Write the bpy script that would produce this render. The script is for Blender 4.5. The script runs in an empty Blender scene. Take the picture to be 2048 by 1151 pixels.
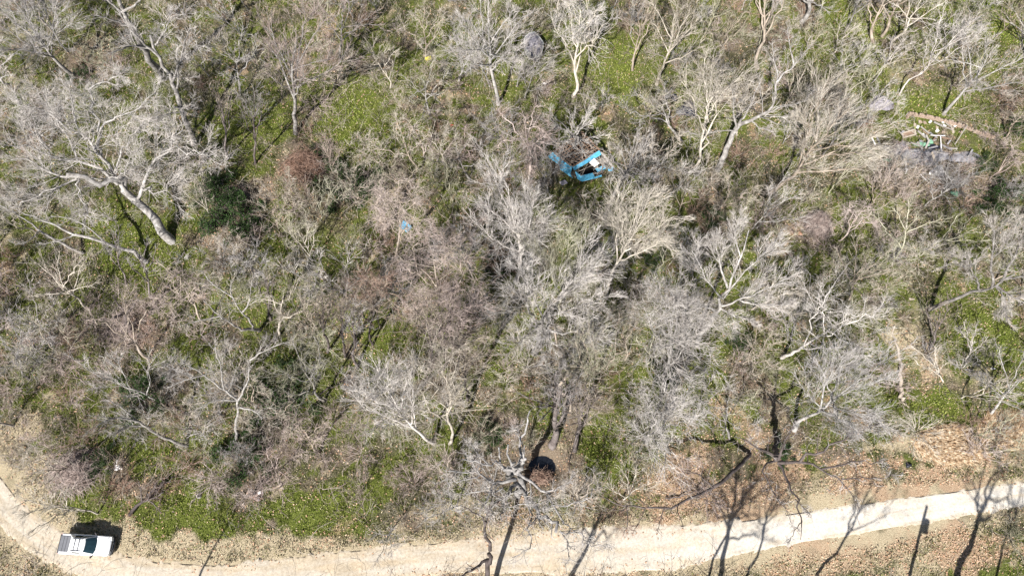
import bpy, math
import numpy as np
from mathutils import Vector

# ------------------------------------------------------------------ camera, world, sun, exposure
H = 66.0
TILT = math.radians(19.0)
F = 1365.0
CX, CY = 1024.0, 575.5
SUN_AZ = 25.0      # shadows run this many degrees to the right of straight ahead
SUN_EL = 45.0
sc = bpy.context.scene
col = sc.collection
cam = bpy.data.cameras.new('camera')
cam.sensor_width = 36.0
cam.lens = 36.0 * F / 2048.0
cam.clip_start = 0.5
cam.clip_end = 6000
camo = bpy.data.objects.new('camera', cam)
camo.location = (0, 0, H)
camo.rotation_euler = (TILT, 0, 0)
col.objects.link(camo)
sc.camera = camo
w = bpy.data.worlds.new('World')
sc.world = w
w.use_nodes = True
nt = w.node_tree
sky = nt.nodes.new('ShaderNodeTexSky')
sky.sky_type = 'NISHITA'
sky.sun_disc = False
sky.sun_elevation = math.radians(SUN_EL)
sky.sun_rotation = math.radians(180 + SUN_AZ)
bg = nt.nodes['Background']
bg.inputs['Strength'].default_value = 0.045
nt.links.new(sky.outputs['Color'], bg.inputs['Color'])
sl = bpy.data.lights.new('sun', 'SUN')
sl.energy = 5.0
sl.angle = math.radians(0.8)
sl.color = (1.0, 0.955, 0.90)
so = bpy.data.objects.new('sun', sl)
so.rotation_euler = (math.radians(90 - SUN_EL), 0, math.radians(-SUN_AZ))
col.objects.link(so)
sc.view_settings.view_transform = 'Standard'
sc.view_settings.look = 'None'
sc.view_settings.exposure = 1.10
sc.view_settings.gamma = 1.0
sc.cycles.max_bounces = 4
sc.cycles.diffuse_bounces = 2

# ------------------------------------------------------------------ geometry of the view
CT, ST = math.cos(TILT), math.sin(TILT)
def gz(x, y):
    return (0.10 * np.sin(x * 0.21 + 1.3) * np.cos(y * 0.17) + 0.07 * np.sin(x * 0.53 - y * 0.41)
            + 0.03 * np.sin(x * 1.7 + y * 1.1) * np.cos(y * 1.9 - x * .6)
            - 1.5 * np.exp(-((((x - PIT[0]) / PIT[2]) ** 2 + ((y - PIT[1]) / PIT[3]) ** 2) ** 3)))
def P(px, py, z=0.0):
    u = (px - CX) / F
    v = -(py - CY) / F
    X = u
    Y = v * CT + ST
    Z = v * ST - CT
    t = (z - H) / Z
    return np.array([X * t, Y * t, z])
def PV(px, py):
    u = (np.asarray(px, float) - CX) / F
    v = -(np.asarray(py, float) - CY) / F
    t = -H / (v * ST - CT)
    return u * t, (v * CT + ST) * t
def proj(p):
    x, y, z = p[0], p[1], p[2] - H
    yc = y * CT + z * ST
    zc = -y * ST + z * CT
    return CX + F * x / -zc, CY - F * yc / -zc
_p = P(1086, 932)
PIT = (_p[0], _p[1], 1.75, 1.45)
def G(px, py, dz=0.0):
    p = P(px, py, 0)
    p[2] = float(gz(p[0], p[1])) + dz
    return p
def scale_at(px, py, z):
    return np.linalg.norm(P(px + 10, py, z) - P(px, py, z)) / 10.0   # metres per photo pixel

# ------------------------------------------------------------------ value noise
def vnoise(x, y, s, seed):
    x = np.asarray(x) / s; y = np.asarray(y) / s
    xi = np.floor(x).astype(int); yi = np.floor(y).astype(int)
    fx = x - xi; fy = y - yi
    fx = fx * fx * (3 - 2 * fx); fy = fy * fy * (3 - 2 * fy)
    def h(a, b):
        n = (a * 374761393 + b * 668265263 + seed * 1442695041) & 0x7fffffff
        n = ((n ^ (n >> 13)) * 1274126177) & 0x7fffffff
        return ((n ^ (n >> 16)) & 0xffff) / 65535.0
    return (h(xi, yi) * (1 - fx) + h(xi + 1, yi) * fx) * (1 - fy) + (h(xi, yi + 1) * (1 - fx) + h(xi + 1, yi + 1) * fx) * fy
def fbm(x, y, s, seed):
    return (vnoise(x, y, s, seed) * .5 + vnoise(x, y, s * .47, seed + 7) * .3 + vnoise(x, y, s * .21, seed + 13) * .2)

# ------------------------------------------------------------------ materials
MATS = {}
def new_mat(name, rough=0.9, spec=0.2):
    m = bpy.data.materials.new(name)
    m.use_nodes = True
    b = m.node_tree.nodes['Principled BSDF']
    b.inputs['Roughness'].default_value = rough
    b.inputs['Specular IOR Level'].default_value = spec
    MATS[name] = m
    return m, m.node_tree, b
def ramp(nt, stops):
    r = nt.nodes.new('ShaderNodeValToRGB')
    els = r.color_ramp.elements
    while len(els) < len(stops): els.new(0.5)
    for e, (p, c) in zip(els, stops):
        e.position = p; e.color = (c[0], c[1], c[2], 1)
    return r
def noise(nt, scale, detail=3, coords=None, rough=.6):
    n = nt.nodes.new('ShaderNodeTexNoise')
    n.inputs['Scale'].default_value = scale
    n.inputs['Detail'].default_value = detail
    n.inputs['Roughness'].default_value = rough
    if coords is not None: nt.links.new(coords, n.inputs['Vector'])
    return n
def mix(nt, fac, a, b, mode='MIX'):
    m = nt.nodes.new('ShaderNodeMix'); m.data_type = 'RGBA'; m.blend_type = mode
    for sock, v in ((m.inputs[0], fac), (m.inputs[6], a), (m.inputs[7], b)):
        if isinstance(v, (int, float)): sock.default_value = v
        elif isinstance(v, tuple): sock.default_value = (v[0], v[1], v[2], 1)
        else: nt.links.new(v, sock)
    return m.outputs[2]
def bark(name, stops, sc1=1.6, vary=.25):
    m, nt, b = new_mat(name, .9, .15)
    geo = nt.nodes.new('ShaderNodeNewGeometry')
    n1 = noise(nt, sc1, 4, geo.outputs['Position'])
    oi = nt.nodes.new('ShaderNodeObjectInfo')
    ad = nt.nodes.new('ShaderNodeMath'); ad.operation = 'MULTIPLY_ADD'
    nt.links.new(oi.outputs['Random'], ad.inputs[0]); ad.inputs[1].default_value = vary
    nt.links.new(n1.outputs['Fac'], ad.inputs[2])
    sb = nt.nodes.new('ShaderNodeMath'); sb.operation = 'SUBTRACT'; sb.inputs[1].default_value = vary / 2
    nt.links.new(ad.outputs[0], sb.inputs[0])
    r = ramp(nt, stops)
    nt.links.new(sb.outputs[0], r.inputs['Fac'])
    n2 = noise(nt, 22, 3, geo.outputs['Position'], .7)
    dk = ramp(nt, [(.35, (.45, .43, .42)), (.55, (1, 1, 1))]); nt.links.new(n2.outputs['Fac'], dk.inputs['Fac'])
    nt.links.new(mix(nt, .8, r.outputs['Color'], dk.outputs['Color'], 'MULTIPLY'), b.inputs['Base Color'])
    bp = nt.nodes.new('ShaderNodeBump'); bp.inputs['Strength'].default_value = .7; bp.inputs['Distance'].default_value = .05
    nt.links.new(n2.outputs['Fac'], bp.inputs['Height']); nt.links.new(bp.outputs['Normal'], b.inputs['Normal'])
    return m
def plain(name, c, rough=.6, spec=.4, var=.25, sc1=3.0, metal=0.0):
    m, nt, b = new_mat(name, rough, spec)
    geo = nt.nodes.new('ShaderNodeNewGeometry')
    n1 = noise(nt, sc1, 5, geo.outputs['Position'])
    r = ramp(nt, [(.25, tuple(v * (1 - var) for v in c)), (.75, tuple(min(1, v * (1 + var * .6)) for v in c))])
    nt.links.new(n1.outputs['Fac'], r.inputs['Fac'])
    nt.links.new(r.outputs['Color'], b.inputs['Base Color'])
    b.inputs['Metallic'].default_value = metal
    return m
BK = {
 'white': bark('white_bark', [(.25, (.36, .325, .30)), (.5, (.60, .56, .525)), (.75, (.78, .745, .71))]),
 'grey': bark('grey_bark', [(.25, (.20, .19, .19)), (.5, (.46, .435, .42)), (.75, (.63, .60, .585))]),
 'pale': bark('pale_tan_bark', [(.25, (.28, .25, .20)), (.5, (.54, .49, .42)), (.75, (.71, .66, .575))]),
 'tan': bark('tan_bark', [(.25, (.20, .16, .125)), (.5, (.38, .32, .26)), (.75, (.52, .45, .38))]),
 'pink': bark('pinkish_vine_bark', [(.25, (.22, .165, .145)), (.5, (.48, .395, .36)), (.75, (.64, .56, .52))]),
 'rust': bark('rusty_twig_bark', [(.25, (.17, .10, .07)), (.5, (.33, .22, .17)), (.75, (.48, .35, .28))]),
 'dark': bark('dark_bark', [(.25, (.055, .045, .042)), (.5, (.12, .10, .095)), (.75, (.24, .21, .20))]),
 'trunk': bark('trunk_bark', [(.25, (.11, .10, .095)), (.5, (.28, .265, .25)), (.75, (.52, .505, .485))], 2.5),
 'dead': bark('weathered_shaded_bark', [(.25, (.09, .085, .085)), (.5, (.23, .22, .215)), (.75, (.50, .485, .47))]),  # weathered grey, darkened to carry the shade side of the lower limbs
 'mossy': bark('mossy_pale_bark', [(.25, (.20, .195, .12)), (.5, (.41, .395, .29)), (.75, (.58, .565, .45))]),
}

# ------------------------------------------------------------------ tagging
def tag(o, label=None, cat=None, group=None, kind=None):
    if label: o['label'] = label
    if cat: o['category'] = cat
    if group: o['group'] = group
    if kind: o['kind'] = kind
    return o
def empty(name, loc):
    o = bpy.data.objects.new(name, None)
    o.empty_display_size = .3
    o.location = tuple(float(v) for v in loc)
    col.objects.link(o)
    return o
def mesh_obj(name, V, Fq, mat, parent=None, smooth=False, colors=None):
    """V Nx3; Fq list of arrays of faces (each k-gon array)"""
    me = bpy.data.meshes.new(name)
    V = np.asarray(V, dtype=np.float32)
    if parent is not None:
        V = V - np.array(parent.location, dtype=np.float32) if parent.parent is None else V - np.array(parent.parent.location, dtype=np.float32)
    loops = np.concatenate([np.asarray(f, dtype=np.int32).ravel() for f in Fq if len(f)])
    sizes = np.concatenate([np.full(len(f), np.asarray(f).shape[1], dtype=np.int32) for f in Fq if len(f)])
    starts = np.concatenate([[0], np.cumsum(sizes)[:-1]]).astype(np.int32)
    me.vertices.add(len(V)); me.vertices.foreach_set('co', V.ravel())
    me.loops.add(len(loops)); me.loops.foreach_set('vertex_index', loops)
    me.polygons.add(len(sizes)); me.polygons.foreach_set('loop_start', starts)
    try: me.polygons.foreach_set('loop_total', sizes)
    except Exception: pass
    if smooth: me.polygons.foreach_set('use_smooth', np.ones(len(sizes), dtype=bool))
    me.materials.append(mat)
    if colors is not None:
        for nm, arr in colors.items():
            a = me.attributes.new(nm, 'FLOAT_COLOR', 'POINT')
            a.data.foreach_set('color', np.asarray(arr, dtype=np.float32).ravel())
    me.update(calc_edges=True)
    me.validate()
    o = bpy.data.objects.new(name, me)
    col.objects.link(o)
    if parent is not None: o.parent = parent
    return o

# ------------------------------------------------------------------ vectorised branching
def norm(v): return v / (np.linalg.norm(v, axis=-1, keepdims=True) + 1e-9)
def strands(start, d, L, r0, r1, K, wander, lift, rng):
    """start Sx3, d Sx3, L S -> pts S,K,3 ; rad S,K"""
    S = len(start)
    pts = np.zeros((S, K, 3)); pts[:, 0] = start
    d = norm(d)
    step = (L / (K - 1))[:, None]
    bias = rng.normal(size=(S, 3)) * wander * .5
    for k in range(1, K):
        d = norm(d + bias + rng.normal(size=(S, 3)) * wander + np.array([0, 0, lift]))
        pts[:, k] = pts[:, k - 1] + d * step
    t = np.linspace(0, 1, K)[None]
    rad = r0[:, None] * (1 - t) + r1[:, None] * t
    return pts, rad
def spawn(pts, rad, n, ratio, ang, rng, t0=.2, K=4, wander=.12, lift=.08, rmin=.009, taper=.55, rel=.6, lmin=.25, lmax=9):
    """children per strand n, vectorised"""
    S, KP, _ = pts.shape
    idx = np.repeat(np.arange(S), n)
    M = len(idx)
    t = t0 + (1 - t0) * rng.random(M) ** .85
    f = t * (KP - 1); i = np.minimum(f.astype(int), KP - 2); fr = (f - i)[:, None]
    a = pts[idx, i]; b = pts[idx, i + 1]
    st = a * (1 - fr) + b * fr
    tan = norm(b - a)
    rp = rad[idx, i] * (1 - fr[:, 0]) + rad[idx, i + 1] * fr[:, 0]
    Lp = np.linalg.norm(np.diff(pts, axis=1), axis=2).sum(1)[idx]
    q = rng.normal(size=(M, 3)); q = norm(q - (q * tan).sum(1, keepdims=True) * tan)
    an = np.radians(ang) * (0.7 + .6 * rng.random(M))
    d = tan * np.cos(an)[:, None] + q * np.sin(an)[:, None]
    d[:, 2] = np.where(d[:, 2] < -.15, d[:, 2] * .4, d[:, 2])
    L = np.clip(Lp * ratio * (1.15 - .65 * t) * (.65 + .7 * rng.random(M)), lmin, lmax)
    r0 = np.maximum(rp * rel, rmin)
    return strands(st, d, L, r0, np.maximum(r0 * (1 - taper), rmin * .55), K, wander, lift, rng)
def skin(pts, rad, n, V, Fs, off):
    S, K, _ = pts.shape
    tan = np.zeros_like(pts)
    tan[:, 1:-1] = pts[:, 2:] - pts[:, :-2]; tan[:, 0] = pts[:, 1] - pts[:, 0]; tan[:, -1] = pts[:, -1] - pts[:, -2]
    tan = norm(tan)
    mean = norm(pts[:, -1] - pts[:, 0])
    ref = np.where(np.abs(mean[:, 2:3]) > .8, np.array([[1., 0, 0]]), np.array([[0, 0, 1.]]))[:, None, :]
    u = norm(np.cross(tan, ref)); v = np.cross(tan, u)
    a = np.arange(n) * 2 * np.pi / n
    ring = (u[:, :, None, :] * np.cos(a)[None, None, :, None] + v[:, :, None, :] * np.sin(a)[None, None, :, None]) * rad[:, :, None, None] + pts[:, :, None, :]
    V.append(ring.reshape(-1, 3))
    base = off + (np.arange(S) * K * n)[:, None, None] + (np.arange(K - 1) * n)[None, :, None]
    j = np.arange(n)[None, None, :]; j2 = (j + 1) % n
    q = np.stack([base + j, base + j2, base + n + j2, base + n + j], -1).reshape(-1, 4)
    Fs.append(q)
    # end caps
    capb = off + (np.arange(S) * K * n)[:, None] + (K - 1) * n + np.arange(n)[None]
    CAPS.setdefault(n, []).append(capb)
    return off + S * K * n
CAPS = {}
def build_mesh(name, groups, mat, parent, smooth=False):
    V, Fs, off = [], [], 0
    CAPS.clear()
    for pts, rad, n in groups:
        if len(pts): off = skin(pts, rad, n, V, Fs, off)
    caps = [np.concatenate(c) for n, c in CAPS.items() if n > 3]
    return mesh_obj(name, np.concatenate(V), [np.concatenate(Fs)] + caps, mat, parent, smooth)
def resample(poly, K, rng, wob=0.0):
    p = np.asarray([q[:3] for q in poly], float)
    P0 = np.vstack([2 * p[0] - p[1], p, 2 * p[-1] - p[-2]])
    n = len(p) - 1
    out = []
    for s in np.linspace(0, n, K):
        i = min(int(s), n - 1); t = s - i
        a, b, c, d = P0[i], P0[i + 1], P0[i + 2], P0[i + 3]
        out.append(.5 * ((2 * b) + (-a + c) * t + (2 * a - 5 * b + 4 * c - d) * t * t + (-a + 3 * b - 3 * c + d) * t ** 3))
    out = np.array(out)
    L = np.linalg.norm(p[-1] - p[0])
    out[1:] += rng.normal(size=(K - 1, 3)) * wob * L / K
    return out

STY = {  # ang, wander per level, lift, densities
 'fan':    dict(n1=1.5, n2=2.8, n3=3.3, a1=36, a2=30, a3=26, w=.04, lift=.05, r1=.46, r2=.52, r3=.72),
 'gnarly': dict(n1=1.35, n2=2.7, n3=3.2, a1=50, a2=42, a3=36, w=.11, lift=.05, r1=.44, r2=.50, r3=.68),
 'sparse': dict(n1=1.1, n2=2.2, n3=2.8, a1=42, a2=40, a3=38, w=.10, lift=.06, r1=.42, r2=.42, r3=.55),
 'droop':  dict(n1=1.6, n2=3.0, n3=3.2, a1=58, a2=48, a3=40, w=.13, lift=-.10, r1=.40, r2=.52, r3=.70),
 'dead':   dict(n1=1.1, n2=2.0, n3=2.2, a1=60, a2=55, a3=50, w=.22, lift=.04, r1=.30, r2=.42, r3=.5),
}
def foliate(limbs, style, rng, dens=1.0, t0=.25):
    """limbs: (pts S,K,3 ; rad S,K) big limbs -> list of (pts,rad,sides) for branches and twigs"""
    s = STY[style]
    dens = min(dens, 1.0) + max(0, dens - 1.0) * .35
    pts, rad = limbs
    Lm = np.linalg.norm(np.diff(pts, axis=1), axis=2).sum(1).mean()
    n1 = max(3, int(round(s['n1'] * Lm * dens ** .5)))
    p1, r1 = spawn(pts, rad, n1, s['r1'], s['a1'], rng, t0=t0, K=6, wander=s['w'], lift=s['lift'], rmin=.019, rel=.42)
    L1 = np.linalg.norm(np.diff(p1, axis=1), axis=2).sum(1).mean()
    n2 = max(3, int(round(s['n2'] * L1 * dens)))
    p2, r2 = spawn(p1, r1, n2, s['r2'], s['a2'], rng, t0=.12, K=5, wander=s['w'], lift=s['lift'], rmin=.012, rel=.52, lmin=.35)
    p2b, r2b = spawn(pts, rad, int(n1 * 1.5), .14, s['a2'], rng, t0=t0 + .1, K=4, wander=s['w'], lift=s['lift'], rmin=.016, rel=.25, lmin=.5, lmax=2.2)
    r2b = np.minimum(r2b, .022)
    L2 = np.linalg.norm(np.diff(p2, axis=1), axis=2).sum(1).mean()
    n3 = max(2, int(round(s['n3'] * L2 * dens)))
    p3, r3 = spawn(p2, r2, n3, s['r3'], s['a3'], rng, t0=.1, K=3, wander=s['w'], lift=s['lift'], rmin=.0098, rel=.65, lmin=.3)
    p4, r4 = spawn(p2b, r2b, 3, .5, s['a3'], rng, t0=.1, K=3, wander=s['w'], lift=s['lift'], rmin=.0115, rel=.7, lmin=.25)
    return [(p1, r1, 4), (p2, r2, 3), (p2b, r2b, 3), (p3, r3, 3), (p4, r4, 3)]

TREES = []
def finish_tree(name, base, big, fine, mt, mc, label, cat='tree', group=None):
    root = empty(name, base)
    build_mesh('trunk', big, BK[mt], root, True)
    build_mesh('crown', fine, BK[mc], root)
    tag(root, label, cat, group)
    TREES.append(root)
    return root

def auto_tree(bx, by, cx, cy, Rp, style, mc, tr, label, seed, mt='trunk', dens=1.0, hz=None, nl=None, name='bare_tree', wob=.25, group=None, fork=.42):
    rng = np.random.default_rng(seed)
    B = G(bx, by)
    Gc = P(cx, cy, 0)
    s = float(np.dot(Gc[:2], B[:2]) / (np.dot(Gc[:2], Gc[:2]) + 1e-6))
    z = hz if hz else min(15.0, max(4.0, H * (1 - s) * .95))
    C = P(cx, cy, z)                       # centre of the crown
    R = Rp * scale_at(cx, cy, z) * .84
    return grow_tree(B, C, R, style, mc, tr, label, rng, mt, dens, nl, name, wob, group, fork)

def grow_tree(B, C, R, style, mc, tr, label, rng, mt='trunk', dens=1.0, nl=None, name='bare_tree', wob=.25, group=None, fork=.42):
    ax = C - B
    FK = B + ax * fork * (1 + rng.normal() * .05) + rng.normal(size=3) * .25 * np.array([1, 1, 0])
    TOP = C + np.array([0, 0, R * .18])
    trunk = resample([B + np.array([0, 0, -.25]), B * .55 + FK * .45 + rng.normal(size=3) * .2 * np.array([1, 1, 0]), FK,
                      FK * .5 + TOP * .5 + rng.normal(size=3) * R * .08, TOP], 12, rng, wob * .15)
    tt = np.linspace(0, 1, 12)
    trad = tr * ((1 - tt) ** .8 * .80 + .05)
    trad[0] *= 1.35
    if nl is None: nl = int(rng.integers(8, 11)) if (style == 'fan' and R > 2.7) else int(rng.integers(5, 8))
    if style == 'fan' and fork == .42: fork = .50
    lp, lr = [], []
    a0 = rng.random() * 6.28
    for k in range(nl):
        t = fork + (.80 - fork) * (k / max(1, nl - 1)) * rng.uniform(.8, 1.1)
        f = t * 11; i = min(int(f), 10)
        st = trunk[i] * (1 - f + i) + trunk[i + 1] * (f - i)
        a = a0 + k * 2.4 + rng.normal() * .3
        rr = R * rng.uniform(.62, 1.05) * (1.0 - .35 * (t - fork))
        hgt = R * rng.uniform(-.35, .32) if style != 'droop' else R * rng.uniform(-.55, .2)
        end = np.array([C[0] + math.cos(a) * rr, C[1] + math.sin(a) * rr, max(C[2] + hgt, B[2] + 1.0)])
        mid = st * .5 + end * .5 + np.array([math.cos(a), math.sin(a), 0]) * rr * .10 + (C - B) / np.linalg.norm(C - B) * R * (.10 if style != 'droop' else .35)
        lp.append(resample([st, mid, end], 9, rng, wob if style in ('gnarly', 'droop', 'dead') else wob * .5))
        r0 = trad[i] * rng.uniform(.38, .62)
        lr.append(r0 * (1 - np.linspace(0, 1, 9)) ** .8 + .018)
    lp.append(resample(trunk[6:], 9, rng)); lr.append(np.interp(np.linspace(6, 11, 9), np.arange(12), trad) * .98)
    lp, lr = np.array(lp), np.array(lr)
    fine = foliate((lp, lr), style, rng, dens)
    big = [(trunk[None], trad[None], 8), (lp[:-1], lr[:-1], 6), fine[0]]
    return finish_tree(name, B, big, fine[1:], mt, mc, label, group=group)

def traced_tree(mains, style, mc, label, seed, mt='trunk', dens=1.0, wob=.1, t0=.2, name='bare_tree', extra=None, first_bare=1, base=None):
    """mains: list of ([(px,py,z)...], r0, r1); the first `first_bare` carry no twigs"""
    rng = np.random.default_rng(seed)
    lp, lr = [], []
    for pl, r0, r1 in mains:
        q = [P(*a) for a in pl]
        lp.append(resample(q, 11, rng, wob))
        lr.append(r0 + (r1 - r0) * np.linspace(0, 1, 11) ** .8)
    lp, lr = np.array(lp), np.array(lr)
    fine = foliate((lp[first_bare:], lr[first_bare:]), style, rng, dens, t0)
    big = [(lp, lr, 8), fine[0]]
    B = base if base is not None else P(*mains[0][0][0])
    return finish_tree(name, B, big, fine[1:], mt, mc, label)

# ------------------------------------------------------------------ ground cover maps (world positions)
def patches(x, y, lst, seed):
    out = np.zeros_like(x, dtype=float)
    wx = x + (fbm(x, y, 3.5, seed) - .5) * 6; wy = y + (fbm(x + 50, y, 3.5, seed + 3) - .5) * 6
    for (px, py, rx, ry, a) in lst:
        c = P(px, py, 0); s = scale_at(px, py, 0)
        d = ((wx - c[0]) / (rx * s)) ** 2 + ((wy - c[1]) / (ry * s * 1.05)) ** 2
        out = np.maximum(out, a * np.clip(1.35 - d * .85, 0, 1))
    return np.clip(out, 0, 1)
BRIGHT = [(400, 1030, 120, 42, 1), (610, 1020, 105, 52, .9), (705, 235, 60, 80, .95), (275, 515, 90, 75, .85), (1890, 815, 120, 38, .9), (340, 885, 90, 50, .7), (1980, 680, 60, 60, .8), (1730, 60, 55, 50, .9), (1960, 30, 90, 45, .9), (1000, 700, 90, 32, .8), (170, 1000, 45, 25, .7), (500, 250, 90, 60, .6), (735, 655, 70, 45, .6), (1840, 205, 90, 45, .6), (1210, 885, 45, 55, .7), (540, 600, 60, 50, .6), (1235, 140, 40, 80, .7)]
GREEN = [(1260, 935, 80, 40, .9), (1480, 830, 70, 60, .8), (1120, 1010, 50, 20, .8), (250, 200, 120, 80, .7), (500, 250, 110, 70, .8), (705, 235, 60, 75, 1), (275, 515, 90, 75, .9), (340, 890, 110, 55, .75), (400, 1035, 105, 42, 1), (610, 1020, 95, 55, .85),
 (175, 1000, 40, 25, .6), (1000, 700, 90, 35, .9), (1210, 880, 60, 60, .8), (1480, 810, 60, 45, .5), (1980, 680, 80, 70, .9), (1890, 815, 120, 45, .95), (1850, 210, 110, 65, .7),
 (1230, 130, 60, 100, .8), (1340, 140, 60, 80, .6), (700, 560, 60, 80, .7), (520, 600, 80, 70, .7), (735, 655, 80, 50, .8), (1770, 480, 70, 70, .8), (1580, 440, 50, 50, .7),
 (1730, 60, 60, 60, .9), (1960, 30, 90, 50, .9), (60, 620, 60, 50, .6), (800, 150, 60, 40, .6), (1310, 610, 60, 90, .6), (1400, 430, 60, 80, .6), (880, 420, 80, 80, .5),
 (960, 800, 80, 60, .6), (600, 780, 60, 60, .6), (700, 850, 60, 50, .5), (180, 880, 60, 40, .5), (1150, 420, 70, 60, .5), (2020, 230, 50, 50, .8), (2000, 400, 50, 40, .8),
 (1420, 720, 50, 60, .5), (1930, 560, 60, 60, .6), (200, 420, 60, 50, .6), (430, 420, 60, 60, .5), (1750, 1110, 120, 45, .45), (1960, 1090, 90, 50, .6), (1560, 1130, 60, 25, .4), (1290, 950, 40, 30, .6)]
LITTER = [(1500, 940, 200, 60, 1), (1780, 940, 150, 45, 1), (1980, 930, 120, 30, .8), (1350, 1000, 200, 35, .9), (1900, 1100, 160, 50, .8), (1620, 1120, 140, 40, .6), (1130, 1020, 120, 25, .6),
 (1470, 860, 90, 50, .6), (1600, 460, 60, 30, .5), (1840, 730, 30, 60, .5), (560, 1080, 200, 40, .35), (1000, 1151, 300, 20, .6), (90, 1151, 100, 30, .3)]
STRAW = [(300, 1090, 260, 35, 1), (60, 990, 60, 60, 1), (130, 1040, 70, 30, .9), (600, 1080, 160, 30, .9), (20, 870, 40, 50, .9), (900, 1030, 150, 30, .5), (1930, 890, 130, 30, 1),
 (1820, 700, 50, 70, .8), (2000, 850, 60, 40, .7), (30, 1120, 90, 40, .8), (1700, 1100, 250, 45, .6), (1880, 150, 120, 80, .35), (1930, 760, 100, 60, .4)]
DIRT_SHADE = [(690, 390, 50, 45, 1), (480, 420, 70, 70, .9), (505, 905, 45, 50, 1), (290, 785, 60, 40, .9), (990, 880, 70, 50, .8), (1560, 900, 60, 50, .8), (1950, 370, 60, 40, .7), (1440, 430, 40, 60, .6), (260, 650, 60, 50, .6), (180, 130, 80, 50, .6), (1000, 520, 50, 40, .7), (1150, 850, 28, 90, .8), (1000, 960, 90, 40, .8), (1090, 960, 60, 30, .9), (620, 340, 90, 70, .5), (700, 400, 80, 60, .5), (1850, 340, 130, 50, .6), (500, 890, 50, 50, .7), (1180, 790, 30, 60, .6)]  # bare dirt, plus the shade of dark hollows painted as dark soil
def cover(x, y):
    base = np.clip((fbm(x, y, 3.0, 5) - .25) * 2.8, .12, .9)
    g = np.maximum(patches(x, y, GREEN, 11), base)
    l = patches(x, y, LITTER, 21); s = patches(x, y, STRAW, 31); d = patches(x, y, DIRT_SHADE, 41)
    s = np.maximum(s, np.clip((fbm(x, y, 2.4, 94) - .65) * 4, 0, .6)); d = np.maximum(d, np.clip((fbm(x, y, 3.1, 96) - .57) * 4, 0, .8)); l = np.maximum(l, np.clip((fbm(x, y, 2.7, 97) - .64) * 4, 0, .5))
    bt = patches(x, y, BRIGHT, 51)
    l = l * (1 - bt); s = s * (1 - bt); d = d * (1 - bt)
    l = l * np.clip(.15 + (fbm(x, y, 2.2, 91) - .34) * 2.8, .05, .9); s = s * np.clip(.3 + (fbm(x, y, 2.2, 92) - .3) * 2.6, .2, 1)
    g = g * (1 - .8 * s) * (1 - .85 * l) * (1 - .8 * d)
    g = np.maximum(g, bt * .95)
    pit = np.clip(1.6 - (((x - PIT[0]) / 2.6) ** 2 + ((y - PIT[1]) / 2.3) ** 2) * .9, 0, 1)
    g = g * (1 - pit); d = np.maximum(d, pit)
    return g, l, s, d
TOPE = [(-400, 640), (-200, 770), (-60, 890), (0, 947), (30, 987), (60, 1015), (100, 1046), (160, 1078), (243, 1104), (313, 1119), (452, 1127), (591, 1110), (700, 1097), (888, 1080), (1149, 1052), (1348, 1044), (1487, 1036), (1591, 1021), (1765, 998), (2048, 960), (2400, 905), (3000, 820)]
BOTE = [(-400, 760), (-200, 890), (-60, 1012), (0, 1058), (22, 1076), (50, 1097), (90, 1124), (150, 1153), (240, 1178), (330, 1192), (452, 1195), (591, 1180), (700, 1167), (888, 1150), (1149, 1150), (1348, 1146), (1430, 1122), (1530, 1100), (1690, 1074), (2048, 1015), (2400, 955), (3000, 865)]
TW = np.array([P(*p)[:2] for p in TOPE]); BW = np.array([P(*p)[:2] for p in BOTE])
CW = (TW + BW) / 2
HW = np.linalg.norm(TW - BW, axis=1) / 2
def road_d(x, y):
    """distance to the road's centre line divided by its half width"""
    best = np.full(np.shape(x), 1e9)
    for i in range(len(CW) - 1):
        a, b = CW[i], CW[i + 1]
        ab = b - a
        t = np.clip(((x - a[0]) * ab[0] + (y - a[1]) * ab[1]) / (ab @ ab), 0, 1)
        d = np.hypot(x - a[0] - t * ab[0], y - a[1] - t * ab[1]) / (HW[i] * (1 - t) + HW[i + 1] * t)
        best = np.minimum(best, d)
    return best

def axis(lo, hi, st, far):
    mid = np.arange(lo, hi, st)
    e = st * 1.35 ** np.arange(1, 24)
    e = np.cumsum(e); e = e[e < far]
    return np.concatenate([lo - e[::-1], mid, mid[-1] + e])
xs = axis(-64, 64, .32, 2600); ys = axis(-8, 56, .32, 2600)
X, Y = np.meshgrid(xs, ys)
Z = gz(X, Y)
nx, ny = len(xs), len(ys)
ii = np.arange(nx - 1)[None] + (np.arange(ny - 1) * nx)[:, None]
faces = np.stack([ii, ii + 1, ii + nx + 1, ii + nx], -1).reshape(-1, 4)
g, l, s, d = cover(X, Y)
rd = road_d(X, Y)
verge = np.clip(1.6 - np.abs(rd - .9) * 1.3, 0, 1)
s = np.maximum(s, verge * np.clip(.2 + fbm(X, Y, 1.5, 93) * 1.1, 0, 1) * .85)
g = g * (1 - verge * .6)
cv = np.stack([g.ravel(), l.ravel(), s.ravel(), d.ravel()], 1)
m, nt, b = new_mat('forest_floor', .95, .1)
at = nt.nodes.new('ShaderNodeAttribute'); at.attribute_name = 'cover'
sp = nt.nodes.new('ShaderNodeSeparateColor'); nt.links.new(at.outputs['Color'], sp.inputs[0])
geo = nt.nodes.new('ShaderNodeNewGeometry')
n_f = noise(nt, 9.0, 5, geo.outputs['Position'], .75)
n_m = noise(nt, 1.1, 5, geo.outputs['Position'], .7)
n_x = noise(nt, 24.0, 3, geo.outputs['Position'], .8)
soil = ramp(nt, [(.3, (.022, .022, .011)), (.5, (.07, .066, .035)), (.7, (.20, .185, .11))]); nt.links.new(n_f.outputs['Fac'], soil.inputs['Fac'])
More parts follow.
